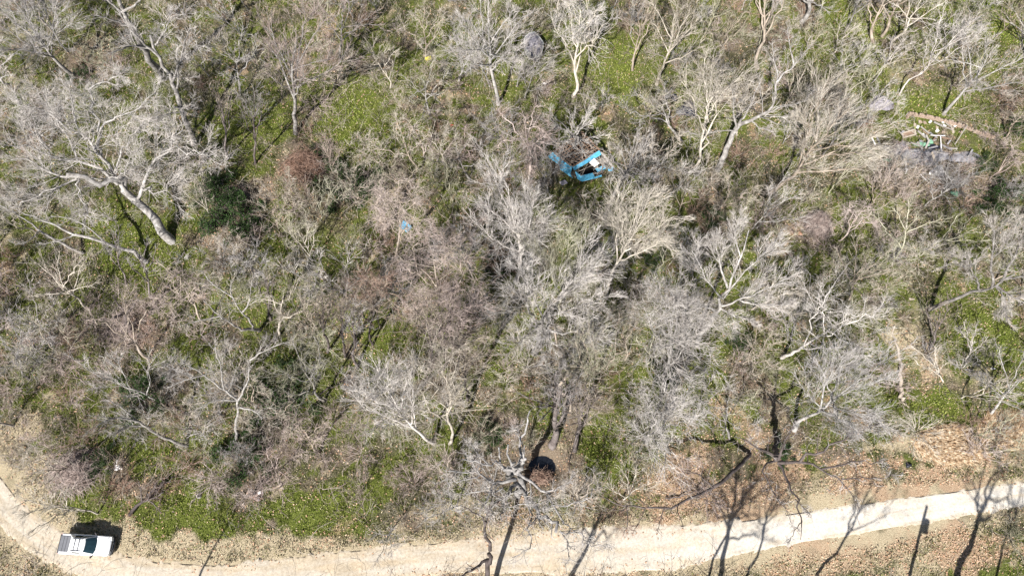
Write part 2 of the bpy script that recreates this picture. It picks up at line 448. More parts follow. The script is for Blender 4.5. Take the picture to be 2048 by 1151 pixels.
grn = ramp(nt, [(.3, (.02, .03, .006)), (.5, (.085, .105, .02)), (.7, (.24, .26, .07))]); nt.links.new(n_f.outputs['Fac'], grn.inputs['Fac'])
lit = ramp(nt, [(.34, (.10, .055, .03)), (.5, (.33, .23, .15)), (.62, (.52, .41, .29)), (.72, (.66, .57, .45))]); nt.links.new(n_x.outputs['Fac'], lit.inputs['Fac'])
stw = ramp(nt, [(.32, (.12, .09, .05)), (.5, (.36, .30, .20)), (.7, (.60, .53, .39))]); nt.links.new(n_x.outputs['Fac'], stw.inputs['Fac'])
drt_shade = ramp(nt, [(.3, (.055, .042, .03)), (.5, (.14, .11, .08)), (.7, (.28, .235, .18))]); nt.links.new(n_f.outputs['Fac'], drt_shade.inputs['Fac'])  # brown of bare dirt, also painted for shade in the hollows
def sharpen(sock, k=2.4):
    a = nt.nodes.new('ShaderNodeMath'); a.operation = 'ADD'; nt.links.new(sock, a.inputs[0]); nt.links.new(n_m.outputs['Fac'], a.inputs[1])
    s_ = nt.nodes.new('ShaderNodeMath'); s_.operation = 'MULTIPLY_ADD'; nt.links.new(a.outputs[0], s_.inputs[0]); s_.inputs[1].default_value = k; s_.inputs[2].default_value = -k * .92 + .5
    s_.use_clamp = True
    return s_.outputs[0]
c = mix(nt, sharpen(sp.outputs[0]), soil.outputs['Color'], grn.outputs['Color'])
c = mix(nt, sharpen(at.outputs['Alpha']), c, drt_shade.outputs['Color'])
c = mix(nt, sharpen(sp.outputs[2]), c, stw.outputs['Color'])
c = mix(nt, sharpen(sp.outputs[1]), c, lit.outputs['Color'])
nt.links.new(c, b.inputs['Base Color'])
bmp = nt.nodes.new('ShaderNodeBump'); bmp.inputs['Strength'].default_value = .9; bmp.inputs['Distance'].default_value = .12
nt.links.new(n_f.outputs['Fac'], bmp.inputs['Height']); nt.links.new(bmp.outputs['Normal'], b.inputs['Normal'])
ground = mesh_obj('ground', np.stack([X.ravel(), Y.ravel(), Z.ravel()], 1), [faces], m, smooth=True, colors={'cover': cv})
tag(ground, kind='structure')

# road sheet, conforming to the ground with a ragged edge
K = 1400
tk = np.linspace(0, len(TW) - 1, K)
def rs(p):
    q = np.stack([np.interp(tk, np.arange(len(p)), p[:, k]) for k in (0, 1)], 1)
    for _ in range(10):
        q[1:-1] = (q[:-2] + q[1:-1] * 2 + q[2:]) / 4
    return q
a_, b_ = rs(TW), rs(BW)
NV = 28
v = np.linspace(0, 1, NV)[None, :, None]
rp = a_[:, None] * (1 - v) + b_[:, None] * v
rag = (fbm(rp[..., 0], rp[..., 1], 1.0, 77) - .5) * 1.5 + (vnoise(rp[..., 0], rp[..., 1], .25, 78) - .5) * .6
nrm = norm(a_ - b_)[:, None]
edge = np.where(v[..., 0] < .04, 1, 0) - np.where(v[..., 0] > .96, 1, 0)
rp = rp + nrm * (rag * edge)[..., None]
rz = gz(rp[..., 0], rp[..., 1]) + .03 - .05 * np.abs(edge)
ii = np.arange(NV - 1)[None] + (np.arange(K - 1) * NV)[:, None]
faces = np.stack([ii, ii + NV, ii + NV + 1, ii + 1], -1).reshape(-1, 4)
vv = np.broadcast_to(v[..., 0], rp.shape[:2])
lane = np.exp(-((vv - .3) / .09) ** 2) + np.exp(-((vv - .68) / .09) ** 2)
lane = lane * (.5 + .9 * fbm(rp[..., 0], rp[..., 1], 2.2, 67)) + (fbm(rp[..., 0], rp[..., 1] * 3, 3, 66) - .5) * .8
east = np.clip((rp[..., 0] - 1) / 20 + (fbm(rp[..., 0], rp[..., 1], 4, 95) - .5) * .6, 0, 1)
seg = np.concatenate([[0], np.cumsum(np.linalg.norm(np.diff((a_ + b_) / 2, axis=0), axis=1))])[:, None] + 0 * vv
wid = vv * 4.2
streak = fbm(seg / 7.0, wid * 1.0, .55, 68)
lane = np.clip((streak - .5) * 3.2 + .5, 0, 1) * .75 + lane * .35
ra = np.stack([np.clip(lane, 0, 1).ravel(), east.ravel(), np.abs(vv * 2 - 1).ravel(), np.ones(vv.size)], 1)
m, nt, b = new_mat('gravel', .95, .1)
at = nt.nodes.new('ShaderNodeAttribute'); at.attribute_name = 'wear'
sp = nt.nodes.new('ShaderNodeSeparateColor'); nt.links.new(at.outputs['Color'], sp.inputs[0])
geo = nt.nodes.new('ShaderNodeNewGeometry')
n1 = noise(nt, 4.5, 8, geo.outputs['Position'], .85); n2 = noise(nt, .7, 4, geo.outputs['Position'], .6)
tanr = ramp(nt, [(.34, (.21, .17, .12)), (.5, (.32, .27, .20)), (.66, (.44, .385, .30))]); nt.links.new(n1.outputs['Fac'], tanr.inputs['Fac'])
whr = ramp(nt, [(.34, (.34, .315, .28)), (.5, (.47, .445, .40)), (.66, (.58, .555, .51))]); nt.links.new(n1.outputs['Fac'], whr.inputs['Fac'])
och = ramp(nt, [(.3, (.30, .21, .12)), (.6, (.52, .40, .26))]); nt.links.new(n1.outputs['Fac'], och.inputs['Fac'])
c = mix(nt, sp.outputs[1], tanr.outputs['Color'], whr.outputs['Color'])
em = ramp(nt, [(.62, (0, 0, 0)), (1.0, (.85, .85, .85))]); nt.links.new(sp.outputs[2], em.inputs['Fac'])
vg_ = ramp(nt, [(.32, (.20, .155, .10)), (.5, (.38, .32, .235)), (.7, (.55, .49, .38))]); nt.links.new(n1.outputs['Fac'], vg_.inputs['Fac'])
c = mix(nt, em.outputs['Color'], c, vg_.outputs['Color'])
f = nt.nodes.new('ShaderNodeMapRange'); f.inputs[1].default_value = .45; f.inputs[2].default_value = .7; f.inputs[4].default_value = .45; nt.links.new(n2.outputs['Fac'], f.inputs[0])
c = mix(nt, f.outputs[0], c, och.outputs['Color'])
f = nt.nodes.new('ShaderNodeMath'); f.operation = 'MULTIPLY'; f.inputs[1].default_value = .45; nt.links.new(sp.outputs[0], f.inputs[0])
c = mix(nt, f.outputs[0], c, whr.outputs['Color'])
dk_ = nt.nodes.new('ShaderNodeMapRange'); dk_.inputs[1].default_value = 0; dk_.inputs[2].default_value = .45; dk_.inputs[3].default_value = .45; dk_.inputs[4].default_value = 0; nt.links.new(sp.outputs[0], dk_.inputs[0])
c = mix(nt, dk_.outputs[0], c, vg_.outputs['Color'])
nt.links.new(c, b.inputs['Base Color'])
bmp = nt.nodes.new('ShaderNodeBump'); bmp.inputs['Strength'].default_value = .5; bmp.inputs['Distance'].default_value = .04
nt.links.new(n1.outputs['Fac'], bmp.inputs['Height']); nt.links.new(bmp.outputs['Normal'], b.inputs['Normal'])
road = mesh_obj('gravel_road', np.stack([rp[..., 0].ravel(), rp[..., 1].ravel(), rz.ravel()], 1), [faces], m, smooth=True, colors={'wear': ra})
tag(road, kind='structure')
# dark water in the pit
m, nt, b = new_mat('pit_water', .12, .5)
b.inputs['Base Color'].default_value = (.008, .010, .014, 1)
th = np.linspace(0, 2 * np.pi, 40, endpoint=False)
wz = float(gz(PIT[0], PIT[1])) + .25
wr_ = 1 + .16 * np.sin(3 * th + 1) + .08 * np.sin(5 * th)
V = np.stack([PIT[0] + 1.62 * wr_ * np.cos(th), PIT[1] + 1.35 * wr_ * np.sin(th), np.full(40, wz)], 1)
tag(mesh_obj('pond_water', V, [np.arange(40)[None]], m), kind='structure')

# ------------------------------------------------------------------ low cover: grass, leaves, brush (nobody could count it)
def scatter(n, rng, pad=1.5):
    """uniform over the ground the photo sees"""
    px = rng.uniform(-60, 2108, n * 2); py = rng.uniform(-60, 1200, n * 2)
    x, y = PV(px, py)
    s = 1.0 / ((-(py - CY) / F) * ST - CT) ** 2      # thin the rows evenly over the ground
    keep = rng.random(n * 2) < (s / s.max())
    return x[keep][:n], y[keep][:n]
def leafmat(name, stops, sc1=7.0, alt=None):
    m, nt, b = new_mat(name, .85, .15)
    geo = nt.nodes.new('ShaderNodeNewGeometry')
    n1 = noise(nt, sc1, 2, geo.outputs['Position'])
    r = ramp(nt, stops); nt.links.new(n1.outputs['Fac'], r.inputs['Fac'])
    out = r.outputs['Color']
    if alt:
        n2 = noise(nt, .55, 4, geo.outputs['Position'], .75)
        k = ramp(nt, [(.44, (0, 0, 0)), (.62, (1, 1, 1))]); nt.links.new(n2.outputs['Fac'], k.inputs['Fac'])
        r2 = ramp(nt, alt); nt.links.new(n1.outputs['Fac'], r2.inputs['Fac'])
        out = mix(nt, k.outputs['Color'], out, r2.outputs['Color'])
    nt.links.new(out, b.inputs['Base Color'])
    return m
def blades(name, x, y, h, wd, mat, rng, lean=.7):
    n = len(x); z = gz(x, y)
    a = rng.uniform(0, 6.283, n); l = rng.uniform(.2, 1, n) * lean
    h = h * rng.uniform(.5, 1.3, n) * (.35 + 1.6 * np.clip(fbm(x, y, .9, 55) - .2, 0, 1)); wd = wd * rng.uniform(.6, 1.3, n)
    dx, dy = np.cos(a), np.sin(a)
    base = np.stack([x, y, z], 1); side = np.stack([-dy, dx, np.zeros(n)], 1) * wd[:, None] / 2
    mid = base + np.stack([dx * h * l * .3, dy * h * l * .3, h * .6], 1)
    tip = base + np.stack([dx * h * l, dy * h * l, h * (1 - .35 * l)], 1)
    V = np.stack([base - side * .6, base + side * .6, mid + side, tip, mid - side], 1).reshape(-1, 3)
    f = (np.arange(n) * 5)[:, None] + np.array([[0, 1, 2, 3, 4]])
    return mesh_obj(name, V, [f], mat)
rng = np.random.default_rng(1)
x, y = scatter(700000, rng)
g, l, s, d = cover(x, y); r_ = road_d(x, y)
inpit = ((x - PIT[0]) / 1.9) ** 2 + ((y - PIT[1]) / 1.6) ** 2 < 1
k = (rng.random(len(x)) < .12 + g * .95) & (r_ > 1.08) & ~inpit
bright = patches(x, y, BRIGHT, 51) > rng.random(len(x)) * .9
o = blades('grass', x[k & ~bright], y[k & ~bright], .20, .05, leafmat('grass_green', [(.32, (.028, .038, .007)), (.5, (.10, .12, .025)), (.68, (.31, .33, .10))], 5, [(.3, (.04, .034, .016)), (.5, (.13, .12, .05)), (.7, (.33, .31, .16))]), rng)
tag(o, 'short olive green winter grass between the trees', 'grass', kind='stuff')
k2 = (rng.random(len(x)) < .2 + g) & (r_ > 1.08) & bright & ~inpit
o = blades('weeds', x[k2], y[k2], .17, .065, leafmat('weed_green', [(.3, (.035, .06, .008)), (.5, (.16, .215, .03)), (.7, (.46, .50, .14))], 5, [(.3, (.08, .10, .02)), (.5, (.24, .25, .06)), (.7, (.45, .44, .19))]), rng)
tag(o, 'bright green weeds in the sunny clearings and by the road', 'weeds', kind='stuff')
x, y = scatter(300000, rng)
g, l, s, d = cover(x, y); r_ = road_d(x, y)
vg = np.clip(1.7 - np.abs(r_ - .95) * 1.4, 0, 1)
k = (rng.random(len(x)) < np.maximum(.22 + s * .8, vg * .8)) & (r_ > .86 + .14 * rng.random(len(x))) & ~(((x - PIT[0]) / 1.9) ** 2 + ((y - PIT[1]) / 1.6) ** 2 < 1)
o = blades('dry_grass', x[k], y[k], .2, .05, leafmat('dry_straw', [(.3, (.22, .17, .10)), (.5, (.46, .39, .27)), (.7, (.70, .63, .48))], 11), rng, 1.1)
tag(o, 'dry straw coloured grass along the gravel road verges', 'dry grass', kind='stuff')
x, y = scatter(260000, rng)
g, l, s, d = cover(x, y); r_ = road_d(x, y)
k = (rng.random(len(x)) < np.where(r_ < 1.0, np.clip((r_ - .25) * .28, 0, .2) * np.clip((fbm(x, y, 1.6, 99) - .4) * 4, 0, 1), (.10 + l * .9) * (1 - .7 * np.clip(g, 0, 1))))
x, y = x[k], y[k]; n = len(x)
a = rng.uniform(0, 6.283, n); sz = rng.uniform(.05, .13, n); z = gz(x, y) + rng.uniform(.04, .10, n)
qd = []
for j in range(4):
    aj = a + j * 1.5708
    qd.append(np.stack([x + np.cos(aj) * sz * (1 if j % 2 else .6), y + np.sin(aj) * sz * (1 if j % 2 else .6), z + rng.uniform(-.03, .03, n)], 1))
V = np.stack(qd, 1).reshape(-1, 3)
o = mesh_obj('leaf_litter', V, [(np.arange(n) * 4)[:, None] + np.arange(4)[None]], leafmat('fallen_leaves', [(.3, (.09, .045, .025)), (.45, (.27, .15, .085)), (.54, (.42, .27, .17)), (.64, (.70, .58, .45))], 13))
tag(o, 'fallen reddish brown leaves under the trees by the road', 'leaves', kind='stuff')

CLEAR = [(500, 250, 90, 60, .8), (705, 235, 50, 60, .9), (275, 515, 80, 65, .85), (400, 1035, 120, 50, .95), (610, 1030, 90, 60, .9), (330, 890, 70, 40, .5), (1000, 700, 80, 30, .7),
 (1210, 880, 55, 60, .8), (1150, 850, 30, 110, 1), (1890, 830, 90, 40, .8), (1830, 720, 45, 90, .8), (1980, 680, 50, 50, .5), (1850, 210, 90, 45, .6), (1230, 130, 40, 90, .7), (735, 655, 60, 40, .6),
 (1086, 932, 55, 40, 1), (1175, 320, 75, 60, 1), (1860, 285, 110, 50, .75), (1800, 940, 280, 45, .9), (1400, 930, 120, 45, .5), (1800, 1110, 300, 60, 1), (300, 1090, 300, 40, 1), (60, 1010, 90, 80, 1), (600, 1085, 200, 40, .9), (1066, 100, 30, 30, 1), (1765, 205, 30, 20, .8), (812, 455, 25, 20, .9)]
def brush(name, n, mat, seed, hgt, weight, label):
    rng = np.random.default_rng(seed)
    x, y = scatter(n, rng)
    r_ = road_d(x, y)
    dn = np.clip((fbm(x, y, 6, seed) - .30) * 2.2, .06, 1) * (1 - patches(x, y, CLEAR, 61)) * weight(x, y) * np.clip((fbm(x, y, 2.2, seed + 5) - .33) * 4.5, .1, 1.0)
    k = (rng.random(len(x)) < dn) & (r_ > 1.05) & ~(((x - PIT[0]) / 2.1) ** 2 + ((y - PIT[1]) / 1.8) ** 2 < 1)
    x, y = x[k], y[k]; n = len(x)
    st = np.stack([x, y, gz(x, y) - .05], 1)
    d = rng.normal(size=(n, 3)) * .7; d[:, 2] = rng.uniform(.6, 1.7, n)
    L = hgt * rng.uniform(.4, 1.25, n)
    p0, r0 = strands(st, d, L, rng.uniform(.012, .024, n), np.full(n, .009), 5, .22, -.12, rng)
    p1, r1 = spawn(p0, r0, 4, .5, 50, rng, t0=.2, K=3, wander=.25, lift=-.02, rmin=.0105, rel=.7, lmin=.3)
    return tag(build_mesh(name, [(p0, r0, 3), (p1, r1, 3)], mat, None), label, 'brush', kind='stuff')
one = lambda x, y: 1.0
PINKW = [(860, 1020, 170, 45, 1), (60, 790, 160, 150, 1), (150, 940, 110, 60, 1), (450, 960, 250, 60, .8), (610, 340, 110, 80, 1), (870, 540, 120, 120, .9), (250, 640, 200, 100, .8), (1860, 360, 200, 90, 1), (1640, 450, 120, 80, .8), (750, 960, 200, 90, .8),
 (120, 560, 120, 80, .8), (960, 300, 160, 100, .6), (1950, 180, 120, 90, .8), (600, 860, 120, 60, .8), (1350, 960, 220, 50, .5)]
brush('brush_tangle', 40000, BK['pink'], 71, 2.5, lambda x, y: .12 + .88 * patches(x, y, PINKW, 81), 'low pinkish brown tangle of bare vines and twigs')
brush('twig_undergrowth', 21000, BK['pale'], 72, 2.8, lambda x, y: .8, 'low pale tan undergrowth of bare twigs')
brush('dark_twigs', 19000, BK['tan'], 73, 2.4, one, 'low dull brown bare stems in the undergrowth')

# ------------------------------------------------------------------ trees traced from the photo, each with its own limbs
T = traced_tree
T([([(386,292,-.2),(372,245,3),(352,185,6),(338,150,7.5),(320,115,9),(300,70,11)],.34,.12),
   ([(344,165,7),(358,130,8.5),(368,85,10),(378,58,11.5)],.14,.04),
   ([(320,115,9),(290,90,10.5),(262,60,12),(235,20,13.5)],.16,.05),
   ([(352,185,6),(357,140,8),(352,100,9.5)],.12,.03),
   ([(348,215,5),(372,215,6),(392,195,7)],.10,.03),
   ([(356,225,4.5),(338,228,6),(318,232,7)],.10,.03),
   ([(310,90,10),(330,60,12),(345,20,13)],.12,.03)], 'gnarly','white','tall leaning tree with thick tan trunk and twisted white limbs, right of the largest tree',201,dens=2.0)
T([([(330,158,-.2),(300,120,4),(285,90,7),(262,55,10),(245,25,12),(236,-10,14)],.42,.16),
   ([(262,55,10),(225,40,11.5),(190,30,13)],.14,.04),([(245,25,12),(280,0,13.5),(300,-30,14.5)],.14,.04),
   ([(285,90,7),(250,95,9),(215,110,10)],.13,.04),([(250,30,12),(215,0,13),(200,-30,14)],.12,.03)],'gnarly','grey','thick grey trunk leaning off the top edge, left of the tan trunked leaning tree',202,dens=1.8)
T([([(348,486,-.3),(310,440,2),(275,400,4),(236,368,6),(195,360,7.5),(156,358,8.5)],.52,.22),
   ([(278,402,4),(250,375,5.5),(226,350,7),(200,310,9),(174,278,10.5),(150,240,12)],.28,.06),
   ([(236,368,6.2),(195,335,8),(156,323,9),(110,308,10),(60,290,11),(20,280,11.5)],.19,.04),
   ([(202,315,8.7),(199,290,9.8),(199,257,11),(185,215,12),(177,167,13)],.17,.04),
   ([(199,262,10.8),(220,243,11.8),(250,228,12.5),(285,209,13.3),(310,185,14)],.12,.03),
   ([(276,398,4.1),(281,372,5.5),(298,340,7),(327,299,9),(345,280,10),(365,264,11)],.20,.04),
   ([(282,374,5.4),(300,380,6),(323,386,6.5),(335,368,7.2),(375,334,8.5)],.12,.03),
   ([(156,358,8.5),(130,352,9),(100,340,9.6),(70,327,10),(20,312,10.6)],.16,.04),
   ([(158,358,8.5),(160,385,8),(172,420,7.4),(185,450,7)],.11,.03),
   ([(210,360,7.2),(240,350,8.2),(262,325,9),(290,300,10)],.11,.03),
   ([(322,305,8.8),(355,298,9.6),(395,305,10),(440,330,10)],.10,.03),
   ([(156,323,9),(140,280,10.5),(110,230,12),(90,190,13)],.12,.03),
   ([(174,278,10.5),(120,240,12),(60,215,13),(20,200,13.5)],.12,.03),
   ([(177,180,12.8),(210,160,13.4),(250,150,14)],.09,.03),
   ([(150,245,12),(145,200,13),(130,165,13.8)],.09,.03),
   ([(226,350,7),(240,310,9),(262,270,10.5),(290,240,11.5)],.11,.03),
   ([(156,358,8.5),(110,375,8.6),(60,400,8.6),(20,420,8.5)],.12,.03)],
  'gnarly','white','largest tree at the left, huge white spreading limbs from one thick leaning trunk',203,dens=2.2,t0=.2,wob=.3)
T([([(1433,342,-.2),(1447,315,2),(1460,280,4),(1477,250,6)],.34,.24),
   ([(1477,250,6),(1500,240,7),(1529,229,8),(1542,212,9),(1550,190,10.5),(1556,150,12.5)],.22,.07),
   ([(1474,256,5.8),(1468,230,7.5),(1467,195,9.5),(1455,165,11)],.13,.03),
   ([(1553,165,12),(1570,145,12.8),(1588,132,13.4),(1620,90,14.5)],.13,.03),
   ([(1529,229,8),(1560,215,9),(1600,205,10),(1630,180,11)],.10,.03),
   ([(1480,248,6.2),(1495,225,8),(1510,190,10),(1525,150,12)],.13,.03),
   ([(1470,262,5.4),(1440,262,6),(1400,268,6.5),(1375,268,7)],.08,.03),
   ([(1500,240,7),(1520,255,7),(1545,262,7)],.08,.03),
   ([(1556,150,12.5),(1548,120,13.5),(1545,85,14.5)],.08,.03),
   ([(1588,132,13.4),(1580,95,14.3),(1575,60,15)],.08,.03)],'gnarly','white','white tree with an elbowed forking trunk left of the big pale fan tree',204,dens=1.6)
T([([(1393,692,-.2),(1408,662,3.5),(1430,628,7),(1444,602,9),(1460,560,11),(1480,510,13),(1500,460,14.5)],.25,.04),
   ([(1440,612,8.2),(1480,600,10),(1530,580,11.5),(1580,552,13)],.11,.03),([(1447,597,9.2),(1420,570,11),(1400,530,12.5),(1385,500,13.5)],.08,.025),
   ([(1449,594,9.4),(1475,560,11.5),(1505,525,12.7),(1545,490,13.8)],.09,.025),([(1434,622,7.4),(1405,610,9),(1375,605,10.2)],.12,.03),
   ([(1455,575,10.4),(1440,530,12),(1430,480,13.5)],.12,.03),([(1438,614,8),(1465,630,8.6),(1500,640,9)],.10,.03),([(1480,600,10),(1520,610,10.5),(1570,610,11)],.08,.03),
   ([(1480,512,13),(1470,470,14),(1480,440,15)],.07,.03)],
  'fan','white','bright white tree with two broad twig fans, right of the centre',205,dens=5.0,wob=.1)
T([([(1855,620,-.2),(1888,604,2.5),(1925,589,5),(1960,580,7),(1991,571,9),(2030,545,11)],.25,.06),
   ([(1985,572,8.6),(1985,535,10.5),(1985,490,12),(1990,460,13)],.14,.03),([(1991,571,9),(2020,590,9.5),(2060,610,10)],.12,.03),([(2000,565,9.4),(2030,510,12),(2050,460,14)],.14,.03),
   ([(1960,580,7),(1950,550,9),(1930,520,10.5)],.10,.03),([(1991,571,9),(2010,600,8.6),(2012,640,8)],.08,.03),([(2010,558,10),(2060,550,12),(2100,540,13)],.12,.03)],
  'fan','white','white tree leaning right with its crown at the right edge, dark trunk shadow beside it',206,dens=5.0)
T([([(295,524,.1),(278,512,.8),(255,500,1.6),(215,488,2.8),(150,470,4.5)],.26,.14),([(150,470,4.5),(110,450,5.6),(70,434,6.8),(20,415,8)],.13,.04),
   ([(215,488,2.8),(190,465,4.2),(150,440,5.6),(100,430,6.5)],.10,.03),([(150,470,4.5),(120,480,5),(80,490,5.6)],.08,.03)],'sparse','grey','bare white trunk lying low over the sunlit clearing under the largest tree',207,first_bare=1)
T([([(167,506,.1),(135,492,1.3),(104,477,2.6),(75,458,4)],.18,.10),([(75,458,4),(55,440,5),(20,420,6.5),(-20,400,7.5)],.10,.03),([(80,460,3.8),(60,480,4.5),(30,490,5)],.07,.03)],'sparse','grey','thin white leaning trunk at the left edge, left of the low lying trunk',208)
T([([(262,668,-.2),(256,645,2),(250,626,3.4),(238,630,4.2),(222,637,5)],.26,.12),([(250,626,3.4),(262,617,4.4),(272,603,5.2)],.16,.07),([(251,624,3.6),(236,608,4.8),(226,590,6)],.13,.04),
   ([(256,640,2.4),(246,655,3.2),(240,672,3.8)],.10,.04)],'dead','dark','blackened broken tree with short forked limbs in the pinkish brush at the left',209,mt='dark',dens=.6,first_bare=2)
T([([(375,891,0),(345,882,1.5),(313,866,3),(290,850,4.5),(271,841,5.5)],.17,.10),([(271,841,5.5),(235,835,7),(205,845,8),(185,862,8.5)],.09,.03),([(290,850,4.5),(255,852,5.5),(228,870,6.4)],.07,.03),
   ([(275,843,5.2),(245,815,7),(215,800,8)],.07,.03)],'fan','white','slender white tree arching left above the green patch near the truck',210)
T([([(469,892,-.2),(472,850,3.2),(476,800,7)],.16,.10),([(476,800,7),(448,778,8.4),(410,750,10),(375,730,11.5)],.10,.03),([(476,800,7),(495,765,9.5),(500,720,12)],.10,.03),([(474,815,6),(505,820,7),(525,835,7.6)],.10,.04),
   ([(448,778,8.4),(440,730,11),(430,690,13)],.08,.03),([(410,750,10),(370,760,10.6),(335,775,11)],.07,.03),([(500,720,12),(530,700,13),(570,685,13.5)],.07,.03),([(476,800,7),(430,800,8),(400,815,8.5)],.07,.03)],'gnarly','white','tree on a thin pale stem with a bluish white crown above the dark green evergreen',211,first_bare=1,dens=.9)
T([([(521,660,-.2),(505,658,1.5),(482,659,3)],.20,.12),([(482,659,3),(462,645,4.5),(440,632,5.8),(407,602,8)],.12,.03),([(505,657,1.6),(500,640,4),(484,625,5.5),(466,595,8),(460,560,10)],.12,.03),([(484,625,5.5),(500,600,7.5),(505,560,10)],.09,.03),
   ([(440,632,5.8),(400,640,6.5),(365,650,7)],.07,.03),([(466,595,8),(430,570,9.5),(400,540,11)],.07,.03)],'gnarly','pale','pale tree with two curved elbowed limbs in the middle of the left half',212)
T([([(1552,868,-.3),(1552,900,4),(1556,925,7.5)],.24,.17),([(1556,925,7.5),(1573,958,8.5),(1590,998,9.3),(1600,1035,10),(1604,1078,10.6)],.13,.025),
   ([(1590,998,9.3),(1608,1015,9.7),(1622,1030,10)],.05,.02),([(1556,925,7.5),(1600,922,8.6),(1640,938,9.4),(1682,957,10),(1722,1018,11)],.15,.025),([(1600,922,8.6),(1650,895,9.8),(1700,870,10.6),(1760,850,11.4)],.12,.03),
   ([(1554,920,7),(1520,935,8.4),(1545,975,9.4),(1580,1035,10)],.10,.025),([(1554,915,6.6),(1510,890,8.4),(1470,870,9.6)],.12,.03),([(1556,922,7.4),(1570,880,9.5),(1590,840,11)],.12,.03),
   ([(1640,938,9.4),(1700,925,10.3),(1770,920,11)],.09,.03),([(1682,957,10),(1740,955,10.8),(1790,950,11.2)],.06,.02),([(1604,1040,10),(1590,1060,10.3),(1578,1085,10.6)],.04,.018)],
  'dead','grey','grey tree hanging dark curved limbs over the gravel road, right of the centre',213,mt='dark',dens=2.0,wob=.2,first_bare=2)
T([([(1500,905,-.2),(1470,940,3),(1425,975,5)],.20,.15),([(1425,975,5),(1380,998,6),(1330,1012,6.8),(1290,1016,7.2),(1253,1013,7.6),(1220,1003,8),(1190,990,8.5)],.13,.03),
   ([(1330,1012,6.8),(1322,1035,7.2),(1315,1062,7.6)],.05,.02),([(1253,1013,7.6),(1255,1040,8),(1248,1068,8.3)],.05,.02),([(1425,975,5),(1400,950,6.5),(1370,940,7.5)],.08,.03),([(1290,1016,7.2),(1280,1040,7.6),(1265,1065,8)],.04,.02)],
  'droop','rust','dark horizontal limb with hanging reddish twigs reaching over the verge and road',214,mt='dark',first_bare=1,dens=.6)
# the broken dead tree seen from right above
T([([(1033,988,-0.3),(1034,970,5.3),(1033,954,10.6),(1031,944,14.0)],0.328,.18),
   ([(1031,945,13.7),(1023,922,16.0),(1013,893,18.1)],0.156,.05),([(1034,943,13.8),(1045,928,15.3),(1050,912,16.5)],0.148,.10),
   ([(1036,950,12.6),(1045,890,14.1),(1050,860,15.2),(1058,820,16.5)],0.133,.05),
   ([(1046,922,15.7),(1049,905,17.0),(1053,888,18.4)],0.094,.015),([(1000,925,14.6),(999,910,15.3),(998,896,16.0)],0.070,.06),
   ([(1030,958,11.2),(1005,964,12.0),(988,964,12.8),(960,948,14.1),(930,942,15.4),(900,945,16.2)],0.156,.04),
   ([(1031,946,13.6),(1003,932,14.6),(975,926,15.7),(925,918,17.0)],0.117,.04),
   ([(1033,965,9.8),(1018,985,10.6),(1006,1008,11.7),(998,1035,12.8)],0.148,.04),
   ([(1035,968,9.6),(1048,990,10.4),(1064,1012,11.4),(1083,1024,12.2),(1100,1045,13.0),(1120,1062,13.6)],0.187,.11),
   ([(1120,1062,13.6),(1165,1074,14.4),(1190,1088,14.9),(1215,1090,15.4)],0.062,.02),
   ([(1050,1000,10.6),(1058,1040,12.5),(1057,1080,13.6),(1056,1100,14.1),(1030,1116,14.6)],0.062,.02),
   ([(1040,950,12.5),(1060,960,12.8),(1092,985,13.0),(1105,1003,13.3),(1125,1042,13.8)],0.125,.05),
   ([(1092,985,13.0),(1112,978,13.3),(1130,968,13.6),(1148,950,14.1)],0.055,.02),
   ([(1087,1022,12.4),(1103,1011,13.0),(1150,1009,14.4),(1188,985,15.4)],0.062,.03),
   ([(1122,1064,13.6),(1134,1095,14.4),(1136,1140,15.2)],0.047,.02),([(1000,1000,11.4),(985,985,12.8),(965,970,13.8)],0.062,.03),([(1125,1042,13.8),(1150,1060,14.6),(1205,1084,15.7)],0.047,.02),
   ([(1050,905,13.8),(1035,860,15.2),(1025,855,15.7)],0.039,.02),([(960,948,14.1),(945,930,15.2),(930,900,16.0)],0.055,.02),([(1033,965,10.0),(1015,1003,11.4),(1060,1008,12.8),(1078,1010,13.2)],0.047,.03),
   ([(1005,975,12),(985,985,12.6),(950,985,13.4),(910,990,14)],.08,.02),([(960,948,14),(925,960,14.6),(880,965,15)],.07,.02),([(988,964,12.8),(975,1000,13.4),(960,1020,13.8)],.07,.02),([(1018,985,10.6),(985,1010,12),(975,1045,12.6)],.07,.02),([(975,926,15.6),(950,900,16.2),(935,880,16.6)],.05,.02)],
  'dead','white','broken dead tree with a splintered grey top beside the dark pit, seen from right above',215,mt='dead',first_bare=6,dens=5.0,wob=.35,name='dead_tree')
T([([(958,1262,-.2),(972,1160,5),(980,1100,8)],.26,.17),([(980,1100,8),(974,1055,9.6),(973,1020,10.6),(985,985,11.6)],.15,.04),([(976,1118,7),(948,1136,8),(915,1158,9)],.14,.06),
   ([(974,1045,10),(945,1020,11),(915,1010,11.6)],.08,.02),([(973,1025,10.6),(1000,1000,11.4),(1010,985,12)],.07,.02),([(973,1018,10.6),(950,985,11.6),(940,965,12)],.07,.02)],
  'dead','white','dark trunked tree forking at the bottom edge, its white twigs under the broken dead tree',216,mt='dark',first_bare=1,dens=1.2,wob=.25)
A = auto_tree
